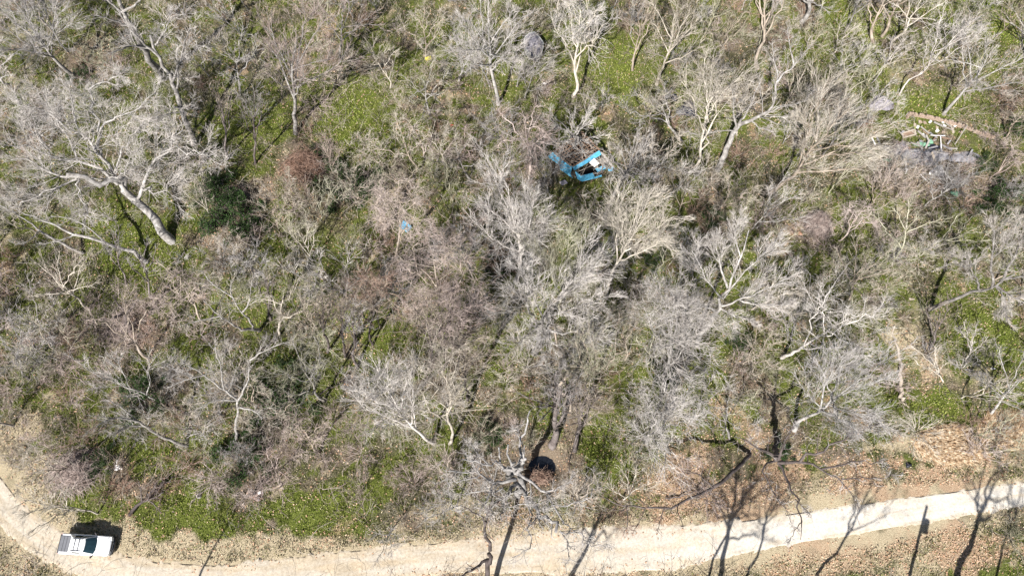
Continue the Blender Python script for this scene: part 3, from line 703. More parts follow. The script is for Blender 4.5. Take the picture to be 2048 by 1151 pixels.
# base px, crown px, crown radius px, style, bark, trunk radius, label, seed
for a in [
 (155,152, 60,45,125,'fan','grey',.30,'grey fan crowned tree leaning into the top left corner',301,'trunk',1.2),
 (30,185, -20,110,90,'fan','white',.22,'white crowned tree at the left edge above the largest tree',302,'trunk',1.0),
 (592,268, 600,80,125,'fan','pink',.30,'pinkish grey tree with sweeping fans over the dark hollow left of the sunny green clearing',303,'trunk',1.15),
 (680,120, 690,30,80,'fan','pink',.20,'pinkish fine twigged tree at the top edge left of the yellow container',304,'trunk',1.0),
 (997,208, 975,60,115,'fan','white',.28,'white barked tree with a wide crown left of the grey round shelter',305,'trunk',1.0),
 (1146,192,1160,30,80,'gnarly','white',.26,'white trunk with twisted limbs right of the grey round shelter',306,'pale',1.1),
 (1266,140,1274,25,55,'sparse','tan',.17,'slim tan trunk between two white crowned trees at the top edge',307,'tan',1.0),
 (1313,170,1345,55,95,'fan','pale',.22,'pale tree with slender rising limbs at the top edge right of the slim tan trunk',308,'pale',1.0),
 (1062,352,1050,240,85,'droop','pink',.20,'vine hung pinkish tree left of the blue shed',311,'pink',1.0),
 (1365,282,1305,205,80,'gnarly','grey',.20,'purplish grey twisted tree by the dark blue tarp',312,'trunk',1.0),
 (1516,138,1535,-30,70,'fan','grey',.27,'straight brown trunk rising off the top edge, left of its grey neighbour',313,'tan',.8),
 (1603,45,1640,-40,80,'fan','grey',.36,'very thick grey trunk cut by the top edge',315,'trunk',.8),
 (1388,343,1420,150,85,'gnarly','pale',.22,'pale forked tree left of the elbowed white tree',316,'pale',1.0),
 (1633,285,1648,170,75,'fan','pale',.16,'slim pale tree rising out of the big fan tree',317,'pale',1.0),
 (1539,386,1672,268,125,'fan','pale',.30,'big pale fan crowned tree left of the rubble ruin',318,'tan',1.7),
 (1748,88,1768,-5,55,'sparse','pale',.24,'crooked tan trunk at the top right, leftmost of three',319,'tan',1.2),
 (1762,75,1800,-10,55,'sparse','pale',.22,'straight tan trunk at the top right, middle of three',320,'tan',1.2),
 (1779,88,1850,10,75,'sparse','white',.22,'leaning pale trunk at the top right, rightmost of three',321,'pale',1.2),
 (1887,228,1965,120,105,'fan','white',.24,'white crowned tree above the brick wall at the right',322,'trunk',1.2),
 (1740,168,1795,95,45,'sparse','white',.09,'thin white leaning sapling above the grey tarp mound',323,'white',1.0),
 (1800,190,1905,60,70,'sparse','white',.12,'long thin white leaning stem at the top right',324,'white',1.0),
 (2050,120,2080,40,90,'fan','tan',.2,'brownish tree at the top right corner',325,'trunk',1.0),
 (556,670,570,585,75,'gnarly','pale',.16,'pale tree above the slanted trunk shadows in the left middle',327,'pale',1.1),
 (556,474,556,435,50,'fan','pink',.10,'small pinkish bushy tree right of the deep dark hollow',328,'tan',1.3),
 (650,800,600,715,85,'gnarly','mossy',.18,'mossy pale tree above the dark green evergreen',329,'trunk',1.0),
 (908,695,868,520,105,'droop','pink',.22,'large drooping pinkish tree below the small blue crate',331,'tan',1.2),
 (760,655,745,560,42,'droop','rust',.12,'small reddish brown tree left of the large drooping pinkish tree',332,'tan',1.3),
 (1033,562,1022,412,98,'fan','white',.26,'white trunked tree with a wide fan crown in the centre',333,'white',1.1),
 (1122,622,1125,520,85,'fan','mossy',.16,'yellowish fan tree right of the central white trunk',334,'mossy',1.3),
 (1069,704,1110,605,140,'fan','white',.40,'big white tree with a thick curved trunk below the centre',335,'trunk',1.5),
 (1212,592,1285,425,90,'fan','pale',.22,'long slanting pale tree right of the centre, below the dense fan tree',336,'pale',1.1),
 (880,745,905,625,75,'droop','pink',.17,'drooping pinkish tree above two black trunk shadows',337,'dark',1.1),
 (1330,778,1345,620,95,'gnarly','white',.26,'tall greyish white tree left of the bright twin fan tree',338,'trunk',1.4),
 (1563,715,1690,640,110,'gnarly','white',.22,'white tree with long limbs reaching right, below the bright twin fan tree',341,'white',1.1),
 (1590,860,1705,765,115,'fan','grey',.24,'grey wide crowned tree left of the fallen tan log',342,'trunk',1.4),
 (1932,727,1943,668,38,'sparse','white',.07,'small white sapling standing alone right of the fallen tan log',343,'white',1.6),
 (1890,765,1856,712,45,'sparse','pale',.09,'thin pale sapling just right of the fallen tan log',344,'pale',1.2),
 (868,884,765,780,85,'fan','white',.24,'white fan tree leaning left below the left centre',347,'white',1.3),
 (899,887,882,735,95,'gnarly','pale',.19,'pale tree with upright limbs beside the white fan tree that leans left',348,'pale',1.1),
 (1292,888,1325,825,95,'gnarly','white',.24,'white twisted tree above the leaf litter slope, right of the dark pit',349,'trunk',1.5),
 (1175,800,1190,700,60,'sparse','mossy',.13,'thin mossy tree beside the long broad trunk shadows',350,'tan',1.1),
 (640,905,600,855,70,'droop','pink',.14,'low pinkish drooping tree above the green roadside weeds',351,'tan',1.2),
 (300,720,240,640,110,'droop','pink',.2,'wide pinkish tangled tree around the blackened broken tree',352,'tan',1.1),
 (420,650,345,580,80,'droop','pink',.15,'pinkish vine tangled tree below the sunlit clearing',353,'tan',1.1),
 (60,760,20,690,90,'gnarly','grey',.16,'grey crowned tree low at the left edge',354,'trunk',1.0),
 (110,690,60,620,80,'gnarly','white',.16,'white twigged tree at the left edge below the middle',355,'trunk',1.0),
 (180,620,120,560,90,'fan','pale',.17,'tan white tree at the left edge with raised fans',356,'pale',1.1),
 (830,340,795,270,80,'gnarly','pale',.16,'pale twisted tree just right of the sunny green clearing',357,'tan',1.1),
 (940,360,905,300,80,'gnarly','pale',.16,'pale crowned tree halfway between the sunny clearing and the blue shed',358,'trunk',1.1),
 (860,230,850,170,75,'gnarly','mossy',.15,'mossy tree below the yellow container',359,'trunk',1.1),
 (450,830,420,775,70,'gnarly','white',.14,'white twigged tree left of the dark green evergreen',361,'trunk',1.0),
 (790,520,800,400,70,'droop','pink',.14,'pinkish tree beside the small blue crate',362,'tan',1.0),
 (1790,520,1830,440,95,'sparse','mossy',.14,'mossy spreading tree below the rubble ruin',363,'mossy',1.3),
 (1700,600,1730,530,90,'sparse','pale',.13,'thin tan tree right of the bright twin fan tree',364,'tan',1.3),
 (1980,830,2030,760,90,'fan','grey',.17,'grey twigged tree at the right edge above the dry reeds',365,'trunk',1.1),
 (1250,720,1235,640,70,'sparse','pale',.12,'pale open tree right of the big thick trunked tree',366,'tan',1.2),
 (480,190,470,110,80,'gnarly','grey',.15,'grey tree between the leaning tan trunk and the dark hollow',367,'trunk',1.0),
 (100,300,60,250,80,'fan','grey',.14,'grey fan tree behind the left limbs of the largest tree',368,'trunk',1.0),
 (1460,880,1440,830,60,'gnarly','grey',.13,'grey tree on the leaf litter slope left of the tree with dark curved limbs',369,'trunk',1.1),
 (1200,980,1185,960,40,'sparse','grey',.07,'small grey sapling right of the dark pit',370,'trunk',1.3),
 (655,705,645,600,35,'sparse','tan',.17,'tall thin brown trunk in the middle left clearing, leftmost of its four',381,'dark',.8),
 (690,715,682,610,35,'sparse','tan',.15,'tall thin brown trunk in the middle left clearing, second of its four',382,'dark',.8),
 (715,735,710,625,35,'sparse','grey',.18,'tall thin brown trunk in the middle left clearing, third of its four',383,'dark',.8),
 (745,690,740,590,35,'sparse','tan',.14,'tall thin brown trunk in the middle left clearing, rightmost of its four',384,'dark',.8),
 (455,320,440,190,40,'sparse','tan',.18,'tall thin trunk left of the pinkish grey sweeping tree, nearer the leaning tan trunk',385,'dark',.8),
 (510,330,500,200,40,'sparse','grey',.16,'tall thin trunk left of the pinkish grey sweeping tree, nearer that tree',386,'dark',.8),
 (860,735,850,630,40,'sparse','tan',.18,'tall thin dark trunk with a black shadow left of the broad trunk shadows',387,'dark',.8),
 (935,800,930,700,40,'sparse','tan',.16,'tall thin dark trunk above the broken dead tree, on its left',388,'dark',.8),
 (1105,890,1122,770,45,'sparse','grey',.42,'tall dark trunk standing beside the pit and casting a long broad shadow',389,'dark',.7),
 (1150,900,1170,790,40,'sparse','tan',.26,'tall dark trunk right of the pit casting a long straight shadow',390,'dark',.7),
 (300,600,285,500,40,'sparse','grey',.15,'tall thin trunk at the lower end of the sunlit clearing',391,'dark',.8),
 (250,575,228,470,40,'sparse','grey',.13,'tall thin trunk in the sunlit clearing left of the low lying trunk',392,'dark',.8),
 (1855,700,1880,620,35,'sparse','tan',.14,'tall trunk with a dark straight shadow left of the white tree leaning right',394,'dark',.8),
 (540,640,530,560,35,'sparse','tan',.17,'tall thin trunk casting a curved dark shadow beside the elbowed pale tree',395,'dark',.8),
]:
    bx,by,cx,cy,R,st,mc,tr,lab,seed,mt,dn = a
    A(bx,by,cx,cy,R,st,mc,tr,lab,seed,mt,dn)
A(1158,288,1142,262,74,'fan','white',.24,'low star shaped pale tree growing over the top of the blue shed',309,'trunk',1.2,hz=6.0,nl=14,fork=.45)
A(1208,438,1264,322,74,'fan','white',.30,'dense pale fan tree standing just right of the blue shed',310,'trunk',1.4,hz=10.5,nl=15,fork=.62)
# trees below the frame whose shadows fall across the road
for i,(bx,by,R,st,tr,lab) in enumerate([
 (1885,1232,90,'sparse',.36,'tall tree below the right bottom corner casting its forked shadow over the road'),
 (1420,1250,95,'fan',.28,'tree below the bottom edge casting the broad blurred shadow right of the centre'),
 (1092,1262,80,'sparse',.26,'tree below the bottom edge casting a trunk shadow across the middle of the road'),
 (1395,1215,50,'sparse',.13,'slim tree just left of the one casting the broad blurred shadow'),
 (1452,1240,55,'sparse',.14,'slim tree just right of the one casting the broad blurred shadow'),
 (1590,1225,60,'sparse',.15,'slim tree below the bottom edge with a thin shadow left of the pole shadow'),
 (1960,1240,60,'sparse',.14,'slim tree below the right bottom corner, right of the forked shadow'),
 (330,1268,70,'sparse',.12,'slim tree below the bottom edge right of the truck')]):
    rngt = np.random.default_rng(500 + i); B = G(bx, by); C = B + np.array([rngt.normal() * 2.2, -1.5, 14.5])
    grow_tree(B, C, R / 23.0, st, 'grey', tr * 1.35, lab, rngt, dens=.7, fork=.55, wob=.6)

# ------------------------------------------------------------------ copied trees, saplings and shrubs
def copy_tree_obj(o, parent=None):
    c = o.copy(); col.objects.link(c)
    if parent is not None: c.parent = parent
    for ch in list(o.children): copy_tree_obj(ch, c)
    return c
def proto(style, mc, mt, R, Hh, tr, seed, dens, nl=None):
    B = np.zeros(3); C = np.array([R * .12, 0, Hh])
    return grow_tree(B, C, R, style, mc, tr, 'x', np.random.default_rng(seed), mt, dens, nl, 'bare_tree', .3, None, .35)
def shrub_proto(mc, seed, n, L, leafy=False):
    rng = np.random.default_rng(seed)
    a = rng.uniform(0, 6.28, n); r = rng.uniform(0, .35, n)
    st = np.stack([np.cos(a) * r, np.sin(a) * r, np.full(n, -.05)], 1)
    d = np.stack([np.cos(a), np.sin(a), rng.uniform(.6, 2.0, n)], 1) + rng.normal(size=(n, 3)) * .25
    p0, r0 = strands(st, d, L * rng.uniform(.6, 1.2, n), rng.uniform(.016, .03, n), np.full(n, .01), 6, .14, -.07, rng)
    p1, r1 = spawn(p0, r0, 7, .42, 45, rng, t0=.2, K=4, wander=.2, lift=0, rmin=.011, rel=.65, lmin=.3)
    p2, r2 = spawn(p1, r1, 3, .5, 45, rng, t0=.1, K=3, wander=.2, lift=-.02, rmin=.0105, rel=.8, lmin=.2)
    return build_mesh('bare_shrub', [(p0, r0, 4), (p1, r1, 3), (p2, r2, 3)], BK[mc], None), p1, p2
EVM = leafmat('evergreen_leaf', [(.3, (.010, .022, .007)), (.5, (.024, .048, .013)), (.7, (.055, .095, .03))], 5)
def leafy(parent_pts, n, sz, rng, parent, mat):
    S, K, _ = parent_pts.shape
    i = rng.integers(0, S, n); k = rng.integers(1, K, n)
    c = parent_pts[i, k] + rng.normal(size=(n, 3)) * .10
    u = norm(rng.normal(size=(n, 3))); v = norm(np.cross(u, rng.normal(size=(n, 3))))
    s = (sz * rng.uniform(.6, 1.3, n))[:, None]
    V = np.stack([c - u * s, c - v * s * .5, c + u * s, c + v * s * .5], 1).reshape(-1, 3)
    return mesh_obj('foliage', V, [(np.arange(n) * 4)[:, None] + np.arange(4)[None]], mat, parent)
LAND = [('white pickup truck', (172, 1085)), ('blue collapsed shed', (1150, 320)), ('rubble ruin', (1860, 300)), ('dark pit', (1086, 932)), ('sunny green clearing', (705, 235)),
        ('low lying white trunk', (290, 520)), ('fallen tan log', (1793, 730)), ('grey round shelter', (1066, 100)), ('central white trunk', (1033, 560)), ('bright twin fan tree', (1393, 690)),
        ('small blue crate', (812, 455)), ('dark blue tarp', (1375, 218)), ('woven twig dome', (1633, 450)), ('dry reeds', (1885, 885)), ('blackened broken tree', (260, 660)), ('dark green evergreen', (575, 800)), ('yellow container', (855, 118))]
LW = [(n, P(*q)[:2]) for n, q in LAND]
ORD = ['nearest', 'second nearest', 'third nearest', 'fourth nearest', 'fifth nearest', 'sixth nearest', 'seventh nearest', 'eighth nearest', 'ninth nearest', 'tenth nearest', 'eleventh nearest', 'twelfth nearest']
SIDES = ['right of', 'upper right of', 'above', 'upper left of', 'left of', 'lower left of', 'below', 'lower right of']
def place_labels(items):
    """items: (root, look, noun). Every label: look, side of a landmark and its rank there by distance"""
    cells = {}
    for r, look, noun in items:
        x, y = r.location[0], r.location[1]
        n, p = min(LW, key=lambda q: (q[1][0] - x) ** 2 + (q[1][1] - y) ** 2)
        side = SIDES[int(round(math.atan2(y - p[1], x - p[0]) / (math.pi / 4))) % 8]
        cells.setdefault((look, noun, n, side), []).append((math.hypot(x - p[0], y - p[1]), r))
    for (look, noun, n, side), L in cells.items():
        L.sort(key=lambda q: q[0])
        for i, (_, r) in enumerate(L):
            r['label'] = f"{look} {noun}, {side} the {n}" if len(L) == 1 else f"{look} {noun}, {ORD[i]} one {side} the {n}"
rng = np.random.default_rng(9)
def spots(n, mind, rng, taken, clearw=.6, roadmin=1.5):
    out = []
    for _ in range(6000):
        if len(out) >= n: break
        x, y = scatter(1, rng) if False else PV(rng.uniform(-60, 2108), rng.uniform(-60, 1130))
        if rng.random() < patches(np.array([x]), np.array([y]), CLEAR, 61)[0] * 1.4: continue
        if road_d(np.array([x]), np.array([y]))[0] < roadmin: continue
        if any((x - a) ** 2 + (y - b) ** 2 < mind ** 2 for a, b in taken): continue
        if any((x - a) ** 2 + (y - b) ** 2 < 2.5 ** 2 for a, b in HARD): continue
        out.append((x, y)); taken.append((x, y))
    return out
HARD = [tuple(P(*q)[:2]) for q in [(1125,325),(1150,320),(1175,300),(1180,345),(1066,100),(172,1085),(812,455),(1855,300),(1800,240),(1900,330),(1086,932),(1375,218),(1033,960),(1765,205)]]
taken = [(t.location[0], t.location[1]) for t in TREES]
PT = [('gnarly', 'pale', 'tan', 2.6, 6.5, .11, 'pale twisted'), ('fan', 'pink', 'tan', 2.4, 5.5, .10, 'pinkish fine twigged'), ('gnarly', 'grey', 'trunk', 2.8, 7.0, .12, 'grey crooked'),
      ('sparse', 'mossy', 'mossy', 2.4, 6.5, .09, 'mossy thin'), ('droop', 'pink', 'pink', 2.2, 4.6, .09, 'pinkish vine hung'), ('fan', 'white', 'trunk', 2.6, 7.0, .11, 'white fan crowned'),
      ('gnarly', 'mossy', 'tan', 2.6, 5.5, .10, 'olive tinged twisted'), ('fan', 'pale', 'pale', 2.3, 6.0, .10, 'tan fan crowned')]
protos = [proto(st, mc, mt, R, h, tr, 900 + i, 1.0) for i, (st, mc, mt, R, h, tr, _) in enumerate(PT)]
TREES = [t for t in TREES if t not in protos]
items = []; used = set()
for x, y in spots(285, 1.75, rng, taken):
    pz = PINKW_here = patches(np.array([x]), np.array([y]), PINKW, 81)[0]
    k = int(rng.choice([1, 4, 4, 1, 2])) if rng.random() < pz * .75 else int(rng.choice([0, 2, 3, 5, 6, 7]))
    r = protos[k] if k not in used else copy_tree_obj(protos[k])
    used.add(k)
    r.location = (x, y, float(gz(x, y))); r.rotation_euler = (rng.normal() * .10, rng.normal() * .10, rng.uniform(0, 6.28))
    s = rng.uniform(.5, 1.15); r.scale = (s, s, s * rng.uniform(.85, 1.2))
    tag(r, None, 'tree', 'smaller bare trees between the big ones')
    items.append((r, PT[k][6], 'small tree'))
place_labels(items)
SH = [('pink', 'pinkish brown'), ('pale', 'pale tan'), ('grey', 'grey'), ('rust', 'reddish brown'), ('mossy', 'olive grey')]
sprot = [shrub_proto(mc, 950 + i, 16, 2.0)[0] for i, (mc, _) in enumerate(SH)]
items = []; used = set(); tk2 = []
SHW = [(150, 945, 90, 45, 1), (60, 800, 120, 100, .9), (1640, 450, 50, 35, 1)]
for x, y in spots(290, 1.3, rng, tk2, roadmin=1.35):
    k = int(rng.integers(0, 5))
    if patches(np.array([x]), np.array([y]), PINKW, 81)[0] > .4: k = int(rng.choice([0, 0, 3]))
    r = sprot[k] if k not in used else sprot[k].copy()
    if k in used: col.objects.link(r)
    used.add(k)
    r.location = (x, y, float(gz(x, y))); r.rotation_euler = (0, 0, rng.uniform(0, 6.28))
    s = rng.uniform(.6, 1.25); r.scale = (s, s, s * rng.uniform(.6, 1))
    tag(r, None, 'shrub', 'bare shrubs in the undergrowth')
    items.append((r, SH[k][1], 'leafless shrub'))
place_labels(items)
# dark evergreens
ev, _, evp = shrub_proto('dark', 980, 12, 1.8)
V0 = ev.data
evroot = empty('evergreen_shrub', (0, 0, 0)); ev.name = 'stems'; ev.parent = evroot
leafy(evp, 5200, .055, np.random.default_rng(3), evroot, EVM)
evl = [(575, 798, 1.9, 'large dark green evergreen in the brush above the roadside weeds'), (545, 815, 1.3, 'dark green evergreen on the left flank of the large evergreen'), (470, 420, 2.0, 'dark green evergreen in the deep shadow right of the largest tree'),
       (1995, 405, 1.7, 'dark green evergreen at the right edge below the ruin'), (1300, 520, .8, 'small glossy evergreen right of the centre'), (490, 455, 1.6, 'dark green evergreen at the lower end of the deep shadow'),
       (210, 920, .9, 'small dark evergreen near the white rag'), (1325, 745, .9, 'small dark evergreen under the tall greyish white tree'), (2030, 260, 1.0, 'small dark evergreen at the right edge beside the ruin'), (1475, 690, .8, 'small dark evergreen below the bright twin fan tree')]
evl += [(px, py, s, lab) for (px, py, s, lab) in [
 (690, 385, 1.7, 'dark green evergreen in the black hollow below the sunny green clearing'), (505, 905, 1.7, 'dark green evergreen in the dark pit of shade above the pink rubbish heap'),
 (290, 785, 1.6, 'dark green evergreen in the shaded hollow at the lower left'), (430, 385, 1.5, 'dark green evergreen at the upper end of the deep shadow'), (735, 380, 1.3, 'dark green evergreen at the right end of the black hollow'),
 (985, 875, 1.0, 'dark green evergreen above the broken dead tree'), (1560, 905, .9, 'dark green evergreen at the foot of the tree with dark curved limbs'), (1420, 430, .9, 'dark green evergreen right of the mossy undergrowth beside the dense fan tree'),
 (1960, 330, .8, 'dark evergreen at the right end of the rubble'), (640, 320, .9, 'dark evergreen beside the reddish brown vine mound'), (1000, 540, .9, 'dark evergreen at the foot of the central white trunk'), (170, 150, .9, 'dark evergreen at the foot of the tree in the top left corner')]]
for i, (px, py, s, lab) in enumerate(evl):
    r = evroot if i == 0 else copy_tree_obj(evroot)
    r.location = tuple(G(px, py)); r.rotation_euler = (0, 0, i * 1.3); r.scale = (s, s, s * .8)
    tag(r, lab, 'shrub', 'dark green evergreen shrubs')
# woven dome of twigs, vine column
rng = np.random.default_rng(77)
def dome(px, py, R, hh, n, mc, name, label, seed):
    rng = np.random.default_rng(seed); c = G(px, py)
    a = rng.uniform(0, 6.28, n); st = np.stack([c[0] + np.cos(a) * R, c[1] + np.sin(a) * R, np.full(n, c[2])], 1)
    pts = np.zeros((n, 9, 3)); b = a + np.pi + rng.normal(size=n) * .7
    for k in range(9):
        t = k / 8
        pts[:, k, 0] = st[:, 0] * (1 - t) + (c[0] + np.cos(b) * R) * t; pts[:, k, 1] = st[:, 1] * (1 - t) + (c[1] + np.sin(b) * R) * t
        pts[:, k, 2] = c[2] + hh * math.sin(math.pi * t) * rng.uniform(.75, 1.1, n)
    pts += rng.normal(size=pts.shape) * .07
    w_ = (1 + .30 * np.sin(2 * a + seed) * .6 + rng.normal(size=n) * .16)[:, None]
    pts[:, :, 0] = c[0] + (pts[:, :, 0] - c[0]) * w_; pts[:, :, 1] = c[1] + (pts[:, :, 1] - c[1]) * w_ * .85
    ex, er = spawn(pts, np.full((n, 9), .018), 3, .3, 60, rng, K=4, wander=.2, lift=0, rmin=.012)
    rad = np.full((n, 9), .02)
    root_o = build_mesh(name, [(pts, rad, 3), (ex, er, 3)], BK[mc], None)
    return tag(root_o, label, 'brush pile')
dome(1633, 450, 1.6, .9, 240, 'pink', 'twig_dome', 'woven dome of pinkish twigs beside the orange rubbish, below the big fan tree', 5)
dome(150, 945, 2.4, 1.2, 190, 'pink', 'vine_mound', 'rounded mound of pinkish vines above the truck', 6)
dome(610, 335, 2.3, 1.6, 170, 'rust', 'vine_mound', 'reddish brown vine mound under the pinkish sweeping tree', 7)
def vine_column(px, py, tx, ty, z, R, lab, seed, mc='pink'):
    rng = np.random.default_rng(seed)
    B = G(px, py); C = P(tx, ty, z); root = empty('vine_covered_trunk', B)
    tp = resample([B, B * .5 + C * .5, C], 8, rng, .3)
    build_mesh('trunk', [(tp[None], np.linspace(.2, .1, 8)[None], 8)], BK['tan'], root, True)
    n = 420; i = rng.integers(0, 8, n)
    p0, r0 = strands(tp[i] + rng.normal(size=(n, 3)) * .2, rng.normal(size=(n, 3)), rng.uniform(.6, 1.8, n) * R, np.full(n, .014), np.full(n, .01), 5, .35, -.15, rng)
    build_mesh('vines', [(p0, r0, 3)], BK[mc], root)
    return tag(root, lab, 'tree')
vine_column(768, 470, 757, 385, 6, 1.0, 'leaning trunk wrapped in pinkish vines left of the small blue crate', 21)
vine_column(1062, 365, 1058, 290, 5, .9, 'vine wrapped trunk at the left wall of the blue shed', 22)
vine_column(1140, 820, 1112, 660, 7, 1.0, 'vine wrapped trunk along the long broad shadows above the dark pit', 23, 'tan')

dome(1078, 960, 1.3, .7, 150, 'rust', 'root_mound', 'torn brown roots heaped between the dead tree and the pit', 8)['category'] = 'roots'

# ------------------------------------------------------------------ made things
class MB:
    def __init__(s): s.V = []; s.F = []
    def add(s, V, F):
        o = len(s.V); s.V += [tuple(map(float, v)) for v in V]; s.F += [tuple(i + o for i in f) for f in F]; return s
    def hexa(s, p):      # 8 corners: bottom 4, top 4
        return s.add(p, [(3, 2, 1, 0), (4, 5, 6, 7), (0, 1, 5, 4), (1, 2, 6, 5), (2, 3, 7, 6), (3, 0, 4, 7)])
    def box(s, c, d, rz=0):
        x, y, z = c; a, b, h = d[0] / 2, d[1] / 2, d[2] / 2; cs, sn = math.cos(rz), math.sin(rz)
        return s.hexa([(x + i * a * cs - j * b * sn, y + i * a * sn + j * b * cs, z + k * h) for k in (-1, 1) for i, j in ((-1, -1), (1, -1), (1, 1), (-1, 1))])
    def beam(s, p, q, w, h, up=(0, 0, 1)):
        p, q = np.array(p, float), np.array(q, float); t = norm(q - p); u = norm(np.cross(t, np.array(up, float))); v = np.cross(u, t)
        return s.hexa([tuple(e + u * i * w / 2 + v * k * h / 2) for e in (p, q) for i, k in ((-1, -1), (1, -1), (1, 1), (-1, 1))])
    def slab(s, pts, th):    # quad or polygon in 3D, thickened downwards along its normal
        p = [np.array(q, float) for q in pts]; n = norm(np.cross(p[1] - p[0], p[2] - p[0]))
        if n[2] < 0: n = -n
        k = len(p)
        return s.add([q for q in p] + [q - n * th for q in p], [tuple(range(k)), tuple(range(2 * k - 1, k - 1, -1))] + [(i, (i + 1) % k, k + (i + 1) % k, k + i) for i in range(k)])
    def loft(s, rings, cap=True):
        k = len(rings[0]); V = [v for r in rings for v in r]; F = []
        for i in range(len(rings) - 1):
            for j in range(k): F.append((i * k + j, i * k + (j + 1) % k, (i + 1) * k + (j + 1) % k, (i + 1) * k + j))
        if cap: F += [tuple(range(k - 1, -1, -1)), tuple(range((len(rings) - 1) * k, len(rings) * k))]
        return s.add(V, F)
    def cyl(s, c, r, h, axis=2, n=16, r2=None):
        r2 = r if r2 is None else r2; R = []
        for rr, t in ((r, -h / 2), (r2, h / 2)):
            ring = []
            for i in range(n):
                a = 2 * math.pi * i / n; q = [rr * math.cos(a), rr * math.sin(a)]
                v = [0, 0, 0]; ax = [k for k in range(3) if k != axis]; v[ax[0]] = q[0]; v[ax[1]] = q[1]; v[axis] = t
                ring.append((c[0] + v[0], c[1] + v[1], c[2] + v[2]))
            R.append(ring)
        return s.loft(R)
    def build(s, name, mat, parent=None, bevel=0, smooth=False):
        me = bpy.data.meshes.new(name)
        off = np.zeros(3)
        if parent is not None:
            off = np.array((parent if parent.parent is None else parent.parent).location) if not LOCAL else off
        me.from_pydata([tuple(np.array(v) - off) for v in s.V], [], s.F)
        me.materials.append(MATS[mat] if isinstance(mat, str) else mat)
        if smooth:
            for p in me.polygons: p.use_smooth = True
        me.update()
        import bmesh
        bm = bmesh.new(); bm.from_mesh(me); bmesh.ops.recalc_face_normals(bm, faces=bm.faces); bm.to_mesh(me); bm.free()
        o = bpy.data.objects.new(name, me); col.objects.link(o)
        if parent is not None: o.parent = parent
        if bevel:
            b = o.modifiers.new('bevel', 'BEVEL'); b.width = bevel; b.segments = 2; b.limit_method = 'ANGLE'
        return o
LOCAL = False
plain('white_paint', (.80, .81, .82), .25, .5, .03); plain('tonneau', (.13, .135, .15), .7, .3, .15); plain('black_plastic', (.02, .02, .022), .6, .4, .1)
plain('glass_dark', (.015, .035, .045), .06, .6, .2); plain('tyre', (.025, .025, .025), .85, .2, .1); plain('chrome', (.55, .56, .58), .25, .5, .05, metal=.9)
plain('lamp_glass', (.75, .78, .8), .1, .6, .05); plain('red_lens', (.5, .02, .02), .2, .5, .05)
plain('blue_paint', (.10, .40, .62), .7, .2, .38, 3.5); plain('wood_brown', (.23, .16, .115), .85, .2, .4, 6); plain('wood_grey', (.30, .28, .26), .9, .2, .35, 6); plain('wood_tan', (.38, .325, .265), .85, .2, .25, 5)
plain('inside_shade', (.02, .018, .017), .9, .1, .3); plain('white_board', (.82, .80, .80), .6, .3, .05); plain('brick', (.34, .26, .205), .9, .2, .45, 9); plain('grey_canvas', (.24, .225, .25), .8, .2, .25, 2)
plain('pale_rim', (.40, .40, .38), .6, .3, .15); plain('roofing_grey', (.23, .225, .24), .85, .2, .35, 2.5); plain('green_sheet', (.15, .29, .20), .6, .3, .3, 3); plain('black_sheet', (.015, .017, .03), .45, .4, .3)
plain('yellow_plastic', (.50, .45, .06), .6, .3, .5, 6); plain('red_plastic', (.55, .12, .05), .6, .3, .15); plain('orange_rubbish', (.34, .19, .12), .8, .2, .3, 10); plain('rubbish_mix', (.32, .24, .22), .8, .2, .5, 14)
plain('rust_soil', (.22, .14, .09), .95, .1, .5, 8); plain('pole_wood', (.22, .17, .13), .9, .2, .2)

# ---- pickup truck (x forward, local), then turned and set on the road
LOCAL = True
tp = P(183, 1088, 0); truck = empty('pickup_truck', (tp[0], tp[1], float(gz(tp[0], tp[1])) + .03))
def ring(x0, x1, hw0, hw1, z, rf=.35, rr=.12, nose=.10):
    """plan outline of the body at height z: rear x0, front x1"""
    pts = []
    def corner(cx, cy, r, a0, a1, n=5):
        for i in range(n + 1):
            a = math.radians(a0 + (a1 - a0) * i / n); pts.append((cx + r * math.cos(a), cy + r * math.sin(a), z))
    corner(x0 + rr, -(hw0 - rr), rr, 180, 270); pts.append((0, -max(hw0, hw1), z)); corner(x1 - rf, -(hw1 - rf), rf, 270, 350)
    pts.append((x1 + nose * .6, -.3, z)); pts.append((x1 + nose * .6, .3, z))
    corner(x1 - rf, hw1 - rf, rf, 10, 90); pts.append((0, max(hw0, hw1), z)); corner(x0 + rr, hw0 - rr, rr, 90, 180)
    return pts
m = MB(); m.loft([ring(-2.5, 2.38, .84, .82, .38), ring(-2.52, 2.42, .90, .88, .55), ring(-2.52, 2.42, .92, .90, .80), ring(-2.5, 2.32, .90, .87, .98, .4), ring(-2.48, 2.22, .85, .80, 1.05, .45)])
m.build('body', 'white_paint', truck, .015, True)
body = truck.children[0]
m = MB()
m.loft([[(x, y, z) for x, y in ((.62, -.72), (.62, .72), (1.4, .74), (2.12, .66), (2.2, 0), (2.12, -.66), (1.4, -.74))] for z in (1.04, 1.07)] + [[(x, y, 1.115) for x, y in ((.75, -.62), (.75, .62), (1.4, .62), (1.98, .55), (2.05, 0), (1.98, -.55), (1.4, -.62))]])
m.build('hood', 'white_paint', truck, .01, True)
m = MB(); m.box((1.3, 0, 1.112), (1.15, .5, .02)); m.build('hood_bulge', 'white_paint', truck, .008)
